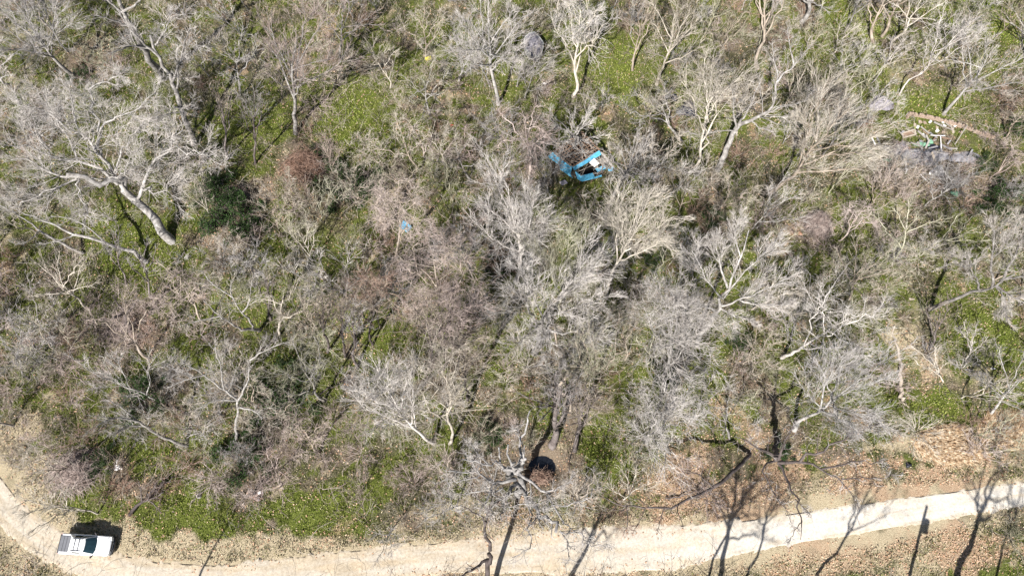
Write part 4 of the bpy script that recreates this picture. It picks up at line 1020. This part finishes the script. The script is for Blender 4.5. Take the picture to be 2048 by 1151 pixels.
# cabin: belt ring to roof ring
belt = [(-1.55, -.80), (.98, -.80), (1.12, -.5), (1.16, 0), (1.12, .5), (.98, .80), (-1.55, .80)]
roof = [(-.92, -.60), (.22, -.60), (.30, -.35), (.32, 0), (.30, .35), (.22, .60), (-.92, .60)]
m = MB(); m.loft([[(x, y, 1.03) for x, y in belt], [(x * .97, y * .93, 1.30) if False else ((x + (rx - x) * .5), (y + (ry - y) * .42), 1.36) for (x, y), (rx, ry) in zip(belt, roof)], [(x, y, 1.66) for x, y in roof], [(x * .93 - .02, y * .85, 1.70) for x, y in roof]])
m.build('cabin', 'white_paint', truck, .02, True)
cab = truck.children[-1]
def between(a, b, t): return tuple(a[i] * (1 - t) + b[i] * t for i in range(3))
m = MB()   # windscreen: bent pane over the front slope, 8 mm proud
bl = [(.98, -.74, 1.05), (1.12, -.48, 1.05), (1.17, 0, 1.05), (1.12, .48, 1.05), (.98, .74, 1.05)]
tl = [(.24, -.57, 1.655), (.31, -.34, 1.665), (.335, 0, 1.67), (.31, .34, 1.665), (.24, .57, 1.655)]
o_ = np.array([.03, 0, .035])
W = [tuple(np.array(between(b, t, .02)) + o_) for b, t in zip(bl, tl)] + [tuple(np.array(between(b, t, .5)) + o_ + np.array([.0, 0, .015])) for b, t in zip(bl, tl)] + [tuple(np.array(between(b, t, .97)) + o_) for b, t in zip(bl, tl)]
m.add(W, [(r * 5 + i, r * 5 + i + 1, r * 5 + i + 6, r * 5 + i + 5) for r in (0, 1) for i in range(4)])
ws = m.build('windscreen', 'glass_dark', truck)
sm = ws.modifiers.new('t', 'SOLIDIFY'); sm.thickness = .012; sm.offset = 1
m = MB(); m.beam((1.19, -.42, 1.10), (1.0, .02, 1.20), .02, .02); m.beam((1.19, .12, 1.10), (.99, .55, 1.19), .02, .02); m.build('wiper', 'black_plastic', truck)
m = MB(); m.slab([(1.04, -.76, 1.075), (1.20, -.46, 1.075), (1.24, 0, 1.075), (1.20, .46, 1.075), (1.04, .76, 1.075), (1.14, .72, 1.075), (1.30, 0, 1.075), (1.14, -.72, 1.075)], .02); m.build('cowl', 'black_plastic', truck)
for sgn in (-1, 1):
    for xa, xb, xc, xd in ((.30, .84, .12, .14), (-.82, .22, -.72, .06)):
        pass
    m = MB()
    for (x0, x1, x2, x3) in ((-.12, .84, .20, -.14), (-.98, -.2, -.2, -.86)):
        lo, hi = 1.10, 1.60
        def yy(z): return (.80 + (.60 - .80) * ((z - 1.03) / .63)) + .018
        q = [(x0, sgn * yy(lo), lo), (x1, sgn * yy(lo), lo), (x2, sgn * yy(hi), hi), (x3, sgn * yy(hi), hi)]
        m.add(q, [(0, 1, 2, 3) if sgn < 0 else (3, 2, 1, 0)])
    sw = m.build('side_window', 'glass_dark', truck); sm = sw.modifiers.new('t', 'SOLIDIFY'); sm.thickness = .01; sm.offset = 1
    m = MB(); m.loft([[(.86, sgn * .88, 1.02), (.98, sgn * .88, 1.02), (.98, sgn * .88, 1.12), (.86, sgn * .88, 1.12)], [(.72, sgn * 1.10, 1.0), (.82, sgn * 1.13, 1.0), (.82, sgn * 1.13, 1.16), (.72, sgn * 1.10, 1.16)]])
    m.build('wing_mirror', 'black_plastic', truck, .01)
    m = MB(); m.beam((-.9, sgn * .52, 1.75), (.12, sgn * .52, 1.75), .04, .04)
    for xx in (-.85, .07): m.box((xx, sgn * .52, 1.715), (.06, .05, .05))
    m.build('roof_rail', 'black_plastic', truck)
    for xw in (-1.62, 1.52):
        m = MB(); m.cyl((xw, sgn * .80, .37), .37, .24, 1, 24); wh = m.build('wheel', 'tyre', truck, .03)
        m = MB(); m.cyl((xw, sgn * .925, .37), .22, .02, 1, 14); m.build('rim', 'chrome', wh)
        m = MB()
        pts = []
        for i in range(9):
            a = math.pi * i / 8; pts.append((xw + .47 * math.cos(a), .37 + .47 * math.sin(a)))
        for (xa, za), (xb, zb) in zip(pts[:-1], pts[1:]): m.beam((xa, sgn * .905, za), (xb, sgn * .905, zb), .07, .05, (0, 1, 0))
        m.build('wheel_arch', 'black_plastic', truck)
    m = MB(); m.loft([[(2.24, sgn * .55, z), (2.42, sgn * .50, z), (2.34, sgn * .80, z), (2.10, sgn * .82, z)] for z in (.82, .97)]); m.build('headlight', 'lamp_glass', truck, .01)
    m = MB(); m.box((-2.50, sgn * .82, .82), (.07, .12, .30)); m.build('tail_light', 'red_lens', truck)
    m = MB(); m.slab([(-1.62, sgn * .86, 1.07), (-1.0, sgn * .78, 1.07), (-.95, sgn * .62, 1.55), (-1.05, sgn * .62, 1.55)], .05); m.build('sail_panel', 'white_paint', truck, .008)
    m = MB(); m.box((-.35, sgn * .935, .90), (.16, .03, .03)); m.box((.62, sgn * .935, .90), (.16, .03, .03)); m.build('door_handle', 'black_plastic', truck)
m = MB()
for xx in (-.62, -.22): m.beam((xx, -.54, 1.77), (xx, .54, 1.77), .045, .03)
m.build('roof_bar', 'black_plastic', truck)
m = MB(); m.box((-1.98, 0, 1.085), (.92, 1.40, .05)); m.build('bed_cover', 'tonneau', truck, .012)
m = MB(); m.box((-1.80, 0, 1.118), (.02, 1.36, .012)); m.box((-2.1, 0, 1.118), (.02, 1.36, .012)); m.build('cover_seam', 'black_plastic', truck)
m = MB(); m.box((-2.46, 0, 1.075), (.10, 1.66, .05)); m.build('tailgate_cap', 'black_plastic', truck)
m = MB(); m.loft([[(-2.72, -.84, z), (-2.72, .84, z), (-2.50, .88, z), (-2.50, -.88, z)] for z in (.42, .60)]); m.build('rear_bumper', 'black_plastic', truck, .02)
m = MB(); m.loft([[(x, y, z) for x, y in ((2.30, -.86), (2.52, -.70), (2.62, -.3), (2.62, .3), (2.52, .70), (2.30, .86))] for z in (.40, .66)]); m.build('front_bumper', 'black_plastic', truck, .02)
m = MB(); m.box((2.45, 0, .84), (.06, .9, .20)); m.build('grille', 'black_plastic', truck)
truck.rotation_euler = (0, 0, math.radians(-3.0)); truck.scale = (.93, .95, .97)
tag(truck, 'white pickup truck with a dark bed cover and roof bars parked on the road bend', 'truck')
LOCAL = False

# ---- collapsed blue shed
sh = empty('collapsed_shed', G(1150, 325)); R_ = np.random.default_rng(4)
def Q(px, py, z): return tuple(P(px, py, z))
c0 = P(1150, 330, 0)[2]
walls = [([(1106, 303, 2.0), (1144, 332, 2.0), (1141, 347, 1.2), (1095, 313, 1.2)], 'sloping blue wall panel'), ([(1144, 333, 2.05), (1199, 301, 2.2), (1203, 309, 1.7), (1149, 341, 1.6)], None),
         ([(1120, 329, 1.15), (1141, 348, 1.15), (1146, 356, .6), (1121, 338, .6)], None),
         ([(1150, 343, 1.9), (1161, 352, 1.9), (1163, 363, 1.2), (1154, 357, 1.2)], None), ([(1162, 352, 1.95), (1187, 346, 1.95), (1190, 357, 1.2), (1164, 363, 1.2)], None),
         ([(1191, 338, 1.0), (1208, 330, 1.1), (1212, 337, .9), (1195, 344, .8)], None), ([(1190, 354, 1.0), (1203, 350, 1.0), (1204, 353, .8), (1191, 357, .8)], None), ([(1215, 336, .5), (1226, 334, .6), (1227, 342, .4), (1217, 342, .4)], None)]
for pts, lab in walls:
    m = MB(); m.slab([Q(*p) for p in pts], .06); o = m.build('blue_panel', 'blue_paint', sh, .01)
m = MB()
for a, b in (((1106, 303), (1143, 332)), ((1145, 333), (1200, 301)), ((1200, 301), (1165, 264)), ((1165, 264), (1106, 303))): m.beam(Q(*a, 2.05), Q(*b, 2.05), .12, .16)
for i in range(1, 8):
    t = i / 8; a = (1106 + 37 * t, 303 + 29 * t); b = (1165 + 35 * t, 264 + 37 * t); m.beam(Q(*a, 1.96 + R_.normal() * .05), Q(*b, 1.96 + R_.normal() * .05), .06, .14)
for i in range(1, 9):
    t = i / 9; a = (1106 + 59 * t, 303 - 39 * t); b = (1143 + 57 * t, 332 - 31 * t); m.beam(Q(*a, 2.10 + R_.normal() * .05), Q(*b, 2.08 + R_.normal() * .05), .05, .07)
m.build('roof_frame', 'wood_brown', sh)
m = MB()
for a in ((1107, 304), (1143, 331), (1199, 302), (1165, 266), (1162, 351), (1187, 346), (1206, 330)):
    p = P(a[0], a[1], 1.95); m.beam((p[0], p[1], 0), tuple(p), .1, .1, (0, 1, 0))
m.build('post', 'wood_brown', sh)
m = MB(); m.slab([Q(1108, 308, .45), Q(1143, 336, .45), Q(1195, 306, .45), Q(1164, 272, .45)], .1); m.slab([Q(1152, 345, .35), Q(1163, 358, .35), Q(1206, 344, .35), Q(1200, 316, .35)], .1); m.build('floor', 'inside_shade', sh)  # near-black boards hold the shade of the shed interior in their colour
for i in range(46):
    m = MB()
    s_, t_ = R_.random(), R_.random(); px = 1106 + 37 * s_ + 57 * t_; py = 303 + 29 * s_ - 34 * t_
    p = P(px, py, R_.uniform(.6, 1.7)); a = R_.uniform(0, 3.14); l = R_.uniform(.25, .7); m.beam(p, p + np.array([math.cos(a) * l, math.sin(a) * l, R_.normal() * .12]), R_.uniform(.08, .22), .03)
    m.build('loose_board', ['wood_tan', 'wood_brown', 'wood_grey'][i % 3], sh)
m = MB(); m.slab([Q(1178, 325, 1.75), Q(1188, 316, 1.8), Q(1199, 326, 1.75), Q(1189, 334, 1.7)], .04); m.build('white_panel', 'white_board', sh)
m = MB()
for a, b in (((1200, 303), (1216, 322)), ((1203, 304), (1224, 334)), ((1206, 306), (1230, 338))): m.beam(Q(*a, 1.9), Q(*b, 1.2), .09, .05)
m.build('fallen_rafter', 'wood_grey', sh)
m = MB()
for a, b in (((1190, 322), (1210, 316)), ((1192, 330), (1212, 322)), ((1196, 334), (1190, 316)), ((1205, 332), (1198, 312)), ((1150, 346), (1186, 330)), ((1164, 350), (1175, 328)), ((1152, 340), (1160, 350))): m.beam(Q(*a, 1.5), Q(*b, 1.55), .05, .05)
m.build('inner_frame', 'wood_tan', sh)
m = MB(); m.slab([Q(1118, 364, .3), Q(1130, 359, .4), Q(1136, 366, .3), Q(1124, 371, .2)], .04); tag(m.build('fallen_sheet', 'grey_canvas', None), 'grey crumpled sheet on the ground below the blue shed', 'sheet')
tag(sh, 'collapsed bright blue shed with its roof boards gone down to brown rafters', 'shed')

# ---- small blue crate
cr = empty('plastic_crate', G(812, 455)); LOCAL = True; m = MB()
m.box((0, 0, .35), (.95, .62, .05))
for i in range(7): m.box((-.42 + i * .14, 0, .40), (.05, .60, .04))
for j in (-1, 0, 1): m.box((0, j * .27, .435), (.95, .04, .02))
m.build('slatted_top', 'blue_paint', cr)
m = MB()
for i in (-1, 1):
    m.box((i * .46, 0, .18), (.03, .60, .30)); m.box((0, i * .30, .18), (.90, .03, .30))
m.build('side', 'blue_paint', cr); cr.rotation_euler = (0, 0, math.radians(-38)); cr.scale = (1.15, 1.2, 1)
tag(cr, 'small light blue slatted crate lying between two pinkish trees', 'crate'); LOCAL = False

# ---- round grey shelter
he = empty('round_shelter', G(1066, 100)); out = [(1050, 84), (1058, 77), (1069, 75), (1080, 87), (1086, 96), (1086, 106), (1082, 118), (1077, 125), (1067, 123), (1055, 116), (1049, 105), (1047, 94)]
c = P(1066, 101, 0)
def rg(f, z): return [tuple(np.array(Q(px, py, 0)[:2] + (0,)) * f + np.array([c[0], c[1], 0]) * (1 - f) + np.array([0, 0, z])) for px, py in out]
def flat(r): return r
m = MB(); m.loft([rg(.96, .0), rg(1.0, .9)]); m.build('side_wall', 'pale_rim', he)
m = MB(); m.loft([rg(1.03, .86), rg(1.03, .98), rg(.90, 1.04), rg(.88, .95)]); m.build('rim', 'pale_rim', he)
m = MB(); m.loft([rg(.89, .92), rg(.86, 1.10), rg(.5, 1.38), rg(.12, 1.45)]); cv_ = m.build('canvas_cover', 'grey_canvas', he)
m = MB()
for px, py, r in ((1064, 107, .14), (1065, 113, .20), (1070, 119, .18), (1058, 90, .22)):
    p = P(px, py, 1.22); m.cyl((p[0], p[1], 1.22), r, .3, 2, 7)
m.build('tear_shade', 'black_sheet', he)  # solid black plugs stand for the shade inside holes in the canvas
tag(he, 'round grey canvas covered shelter with a pale rim at the top of the photo', 'shelter')

# ---- tarps and rubble
def mound(name, px, py, rx, ry, h, mat, label, cat, seed, rot=0):
    rng = np.random.default_rng(seed); c = G(px, py); n, k = 20, 7; rings = []
    for j in range(k):
        f = 1 - j / k; zz = h * (1 - f ** 2.2); ring_ = []
        for i in range(n):
            a = 6.283 * i / n; w_ = 1 + .22 * math.sin(3 * a + seed) + rng.normal() * .07
            x = math.cos(a) * rx * f * w_; y = math.sin(a) * ry * f * w_
            ring_.append((c[0] + x * math.cos(rot) - y * math.sin(rot), c[1] + x * math.sin(rot) + y * math.cos(rot), c[2] + zz + rng.normal() * h * .07))
        rings.append(ring_)
    m = MB(); m.loft(rings); return tag(m.build(name, mat, None), label, cat)
mound('tarp_mound', 1762, 208, 1.4, 1.0, .8, 'grey_canvas', 'crumpled grey tarp mound left of the brick wall', 'tarp', 3)
mound('dark_tarp', 1376, 218, 1.2, 1.1, .6, 'black_sheet', 'dark blue black tarp under the pale forked tree', 'tarp', 4)
mound('dark_tarp', 1345, 195, .7, .5, .4, 'black_sheet', 'smaller black tarp scrap at the upper left of the dark blue tarp', 'tarp', 5)
mound('roofing_sheet', 1835, 310, 3.4, 1.0, .35, 'roofing_grey', 'long crumpled grey roofing sheet across the rubble ruin', 'sheet', 6, -.15)
mound('roofing_sheet', 1935, 315, 2.2, .8, .3, 'roofing_grey', 'grey roofing sheet at the right end of the rubble', 'sheet', 16, -.1)
mound('roofing_sheet', 1800, 296, 1.3, .7, .3, 'grey_canvas', 'purplish grey sheet at the left end of the rubble', 'sheet', 17, .1)
mound('roofing_sheet', 1876, 342, .85, .6, .4, 'white_board', 'pale crumpled sheet below the middle of the rubble', 'sheet', 18, .4)
mound('black_sheet', 1866, 294, .7, .4, .35, 'black_sheet', 'black plastic heap in the middle of the rubble', 'plastic heap', 8)
mound('green_sheet', 1845, 289, 1.1, .3, .3, 'green_sheet', 'torn green sheeting on the rubble, left of the black heap', 'sheet', 9, -.1)
mound('green_sheet', 1860, 283, .35, .35, .3, 'green_sheet', 'small upright green scrap above the black heap', 'sheet', 10)
mound('green_sheet', 1774, 320, .5, .3, .2, 'green_sheet', 'faded green scrap at the lower left of the rubble', 'sheet', 12)
mound('green_sheet', 1912, 386, .5, .35, .25, 'green_sheet', 'green scrap in the dark hollow below the rubble', 'sheet', 13)
mound('bin_bag', 1817, 929, .28, .24, .3, 'black_sheet', 'small black bag on the leaf litter left of the dry reeds', 'bag', 14)
mound('rag', 235, 934, .42, .28, .12, 'white_board', 'white rag on the ground in the brush above the truck', 'rag', 15)
mound('rag', 234, 921, .12, .2, .12, 'white_board', 'tiny white scrap just above the white rag', 'rag', 19)
mound('rag', 1884, 608, .3, .16, .12, 'white_board', 'white scrap beside the trunk of the tree leaning to the right edge', 'scrap', 25)
mound('rag', 1822, 598, .3, .14, .12, 'wood_tan', 'cream scrap above the fallen tan log', 'scrap', 26)
mound('rag', 1984, 737, .22, .12, .1, 'white_board', 'white scrap in the brush at the right edge', 'scrap', 27)
mound('rag', 1088, 168, .3, .15, .12, 'white_board', 'white scrap below the grey round shelter', 'scrap', 28)
mound('rubbish_heap', 1597, 466, .45, .3, .25, 'orange_rubbish', 'orange rubbish at the left foot of the woven twig dome', 'rubbish', 29)
mound('rubbish_heap', 514, 990, .65, .5, .25, 'rubbish_mix', 'pink and grey rubbish heap between the two green roadside patches', 'rubbish', 30)
#mound('root_mound', 1078, 958, 1.7, .7, .7, 'rust_soil', 'mound of torn roots and soil between the dead tree and the pit', 'root mound', 31, -.35)
mound('red_scrap', 903, 250, .22, .16, .15, 'red_plastic', 'small red plastic scrap left of the blue shed', 'scrap', 32)
def board(px, py, px2, py2, z, z2, wd, th, mat, label, name='board', cat='board', group=None):
    p = G(px, py, z); q = G(px2, py2, z2); m = MB(); m.beam(p, q, wd, th)
    return tag(m.build(name, mat, None, .005), label, cat, group)
m = MB(); m.box((0, 0, .02), (.5, .4, .03)); 
p = G(521, 985, .3); m2 = MB(); m2.box(tuple(p), (.26, .22, .03), .5); tag(m2.build('paper_scrap', 'white_board', None), 'white square scrap on the pink rubbish heap', 'scrap')
for i, (a, b) in enumerate((((516, 966), (510, 980)), ((518, 967), (517, 979)), ((522, 975), (517, 981)))):
    board(*a, *b, .25, .2, .08, .03, 'wood_tan', ['longest pale slat leaning on the pink rubbish heap', 'upright pale slat behind the pink rubbish heap', 'short pale slat at the right of the pink rubbish heap'][i], 'wood_slat', 'slat', 'slats at the pink rubbish heap')
yc = empty('yellow_container', G(857, 118)); m = MB(); p = G(857, 119, .2); m.box(tuple(p), (.7, .36, .3), .35); m.build('tub', 'yellow_plastic', yc, .05)
m = MB(); p = G(852, 114, .3); m.box(tuple(p), (.5, .1, .06), .5); m.build('handle', 'yellow_plastic', yc, .01)
tag(yc, 'bright yellow plastic container in the brush at the top', 'container')
# low brick wall
bw = empty('brick_wall', G(1875, 240)); wl = [(1814, 229), (1838, 233), (1870, 240), (1905, 249), (1939, 259), (1962, 268), (1985, 277)]
m = MB()
for a, b in zip(wl[:-1], wl[1:]):
    p, q = G(*a), G(*b); hh = .62
    for course in range(4):
        L = np.linalg.norm(q - p); nb = max(1, int(L / .24))
        for j in range(nb):
            if R_.random() < .06 or (course == 3 and R_.random() < .4): continue
            c = p + (q - p) * ((j + .5 + .25 * (course % 2)) / nb); ang = math.atan2(q[1] - p[1], q[0] - p[0])
            m.box((c[0] + R_.normal() * .008, c[1] + R_.normal() * .008, c[2] + .07 + course * .125), (.22, .22, .11), ang)
m.build('brick_courses', 'brick', bw)
m = MB(); m.beam(G(1813, 231, .22), G(1814, 237, .22), .2, .4); m.build('wall_end', 'brick', bw)
tag(bw, 'low curved brick wall behind the rubble ruin', 'wall')
# wooden frame, timbers and bricks of the ruin
fr = empty('wooden_frame', G(1816, 269)); m = MB(); q4 = [(1802, 269), (1826, 262), (1828, 272), (1804, 278)]
for a, b in zip(q4, q4[1:] + q4[:1]): m.beam(G(*a, .35), G(*b, .35), .14, .1)
m.build('rails', 'wood_tan', fr); m = MB(); m.slab([tuple(G(*a, .28)) for a in q4], .03); m.build('panel', 'wood_brown', fr); tag(fr, 'tan rectangular wooden frame at the left of the rubble', 'frame')
board(1858, 309, 1868, 325, .6, .3, .25, .05, 'wood_tan', 'cream board standing out of the middle of the rubble')
board(1886, 350, 1915, 366, .3, .2, .35, .05, 'wood_grey', 'wide grey plank at the lower right of the rubble')
board(1865, 358, 1850, 372, .3, .2, .10, .06, 'wood_tan', 'pale stick pointing down left below the rubble')
board(1925, 258, 1908, 290, .9, .3, .08, .08, 'wood_grey', 'grey post leaning on the right part of the brick wall')
board(1806, 352, 1812, 340, .5, .3, .10, .05, 'white_board', 'white stake at the lower left of the rubble')
board(1838, 350, 1852, 362, .3, .2, .08, .05, 'white_board', 'white lath below the middle of the rubble')
board(1740, 280, 1752, 294, .5, .2, .12, .06, 'white_board', 'white lath in the twigs left of the rubble')
board(1856, 275, 1884, 276, .5, .5, .06, .03, 'white_board', 'thin white strip lying level above the black heap')
board(1876, 276, 1880, 300, .5, .3, .06, .03, 'white_board', 'thin white strip pointing down beside the black heap')
board(1868, 385, 1880, 372, .3, .3, .10, .05, 'wood_grey', 'pale stick in the brush below the ruin')
rngd = np.random.default_rng(12)
for i in range(46):
    px = rngd.normal(1860, 55); py = 300 + (px - 1860) * .05 + rngd.normal() * 24
    a = rngd.uniform(0, 3.14); L = rngd.uniform(.3, 1.3); p = G(px, py, rngd.uniform(.1, .5)); m = MB()
    m.beam(p, p + np.array([math.cos(a) * L, math.sin(a) * L, rngd.normal() * .15]), rngd.uniform(.07, .22), .04)
    tag(m.build('debris_board', ['wood_grey', 'wood_brown', 'wood_grey', 'roofing_grey'][i % 4], None), 'broken weathered board scattered over the rubble ruin', 'board', 'broken boards of the ruin')
for i in range(26):
    px, py = (rngd.uniform(1818, 1925), rngd.uniform(240, 272)); p = G(px, py, .08); m = MB(); m.box(tuple(p), (.34, .24, .14), rngd.uniform(0, 3))
    tag(m.build('loose_block', ['white_board', 'wood_tan', 'brick'][i % 3], None, .02), 'loose pale block on the grass between brick wall and rubble', 'block', 'loose blocks by the brick wall')
for i in range(22):
    px, py = rngd.normal(514, 8), rngd.normal(990, 6); p = G(px, py, .22); m = MB(); m.box(tuple(p), (.15, .1, .05), rngd.uniform(0, 3))
    tag(m.build('rubbish_piece', ['rubbish_mix', 'grey_canvas', 'orange_rubbish'][i % 3], None), 'small scrap of rubbish on the pink and grey heap', 'scrap', 'scraps on the rubbish heap')
# fallen tan log, half rotten
lg = empty('fallen_log', G(1793, 730)); rl = np.random.default_rng(8)
lp = resample([tuple(G(1788, 652, .15)), tuple(G(1790, 690, .18)), tuple(G(1797, 740, .22)), tuple(G(1797, 780, .25)), tuple(G(1798, 800, .25))], 14, rl, .25)
build_mesh('log', [(lp[None], np.interp(np.linspace(0, 1, 14), [0, .5, .9, 1], [.07, .17, .20, .16])[None], 9)], MATS['wood_tan'], lg, True)
n = 36; st = lp[-1] + rl.normal(size=(n, 3)) * .15; dd = rl.normal(size=(n, 3)); dd[:, 2] = abs(dd[:, 2]) * .3; dd[:, 1] -= .6
pp, rr = strands(st, dd, rl.uniform(.3, 1.1, n), np.full(n, .04), np.full(n, .02), 4, .15, -.05, rl)
build_mesh('splinters', [(pp, rr, 4)], MATS['wood_tan'], lg)
tag(lg, 'long tan half rotten log lying on the ground with a splintered lower end', 'log')
# fallen branches
def fallen(pl, r, mc, label, seed):
    rg_ = np.random.default_rng(seed); q = np.array([G(a, b, .25 + .1 * i) for i, (a, b) in enumerate(pl)])
    p = resample(q, 10, rg_, .3); rad = np.linspace(r, r * .35, 10)
    f = spawn(p[None], rad[None], 9, .35, 45, rg_, K=6, wander=.15, lift=0, rmin=.02); g_ = spawn(*f, 5, .5, 45, rg_, K=4, wander=.2, rmin=.013)
    root = empty('fallen_branch', q[0]); build_mesh('stem', [(p[None], rad[None], 7)], BK[mc], root, True); build_mesh('twigs', [(*f, 4), (*g_, 3)], BK[mc], root); return tag(root, label, 'branch')
fallen([(262, 1030), (285, 1003), (300, 990), (330, 972), (350, 962)], .17, 'dark', 'dark fallen branch pointing at the verge right of the truck', 61)
fallen([(1330, 995), (1370, 985), (1410, 975)], .08, 'dark', 'thin dark fallen branch on the leaf litter slope', 62)
fallen([(640, 790), (680, 770), (720, 765)], .08, 'dark', 'dark branch lying in the brush left of the white fan tree that leans left', 63)
fallen([(380, 830), (340, 815), (300, 800)], .10, 'dark', 'dark fallen branch in the hollow above the slender arching tree', 64)
fallen([(940, 610), (960, 640), (1000, 650)], .08, 'dark', 'dark fallen branch left of the big thick trunked tree', 65)
# tree stump with hollow by the green roadside patch
m = MB(); p = G(400, 991); m.cyl((p[0], p[1], p[2] + .12), .26, .28, 2, 14, .2); st_ = m.build('tree_stump', 'wood_grey', None, .02); tag(st_, 'pale hollow stump at the top of the green roadside patch', 'stump')
m = MB(); m.cyl((p[0] + .04, p[1], p[2] + .27), .13, .03, 2, 12); hl = m.build('hollow', 'inside_shade', None); hl.parent = st_  # solid dark disc painted as the shade inside the hollow
# dry reeds
rr_ = np.random.default_rng(31); n = 9000
def reed(px0, px1, py0, py1, n, ang, name, label, seed):
    rr_ = np.random.default_rng(seed); x, y = PV(rr_.uniform(px0, px1, n), rr_.uniform(py0, py1, n)); c = P((px0 + px1) / 2, (py0 + py1) / 2, 0); h_ = abs(P(px1, py0)[0] - P(px0, py0)[0]) / 2; v_ = abs(P(px0, py0)[1] - P(px0, py1)[1]) / 2
    k = ((x - c[0]) / h_) ** 2 + ((y - c[1]) / v_) ** 2 < 1 - .5 * fbm(x, y, 2, seed); x, y = x[k], y[k]; n = len(x)
    a = ang + (fbm(x, y, 2.0, 9) - .5) * 2.6 + rr_.normal(size=n) * .25
    d = np.stack([np.cos(a), np.sin(a), np.full(n, .55)], 1)
    p, r = strands(np.stack([x, y, gz(x, y)], 1), d, rr_.uniform(.8, 1.7, n), np.full(n, .024), np.full(n, .008), 5, .06, -.16, rr_)
    return tag(build_mesh(name, [(p, r, 3)], REED, None), label, 'reeds', kind='stuff')
REED = leafmat('reed_straw', [(.32, (.17, .10, .055)), (.5, (.48, .34, .21)), (.66, (.76, .65, .49))], 3.5)
reed(1818, 1950, 850, 925, 6500, -.6, 'dry_reeds', 'tan dry reeds flattened beside the road at the right', 41)
reed(1940, 2090, 835, 905, 6000, .9, 'dry_reeds', 'tan dry reeds at the right edge beyond the shadow fork', 42)
# utility pole just below the frame: only its shadow shows
sd = np.array([math.sin(math.radians(SUN_AZ)), math.cos(math.radians(SUN_AZ)), 0]); tip = P(1853, 1010, 0); hp = 9.5
base = tip - sd * hp / math.tan(math.radians(SUN_EL)); up = empty('utility_pole', (base[0], base[1], 0)); m = MB(); m.cyl((base[0], base[1], hp / 2), .17, hp, 2, 12, .12); m.build('pole', 'pole_wood', up)
m = MB(); m.cyl((base[0] + .35, base[1], hp - 1.9), .28, .9, 2, 14); m.build('transformer', 'roofing_grey', up)
tag(up, 'wooden utility pole with a transformer whose shadow crosses the road at the right', 'utility pole')
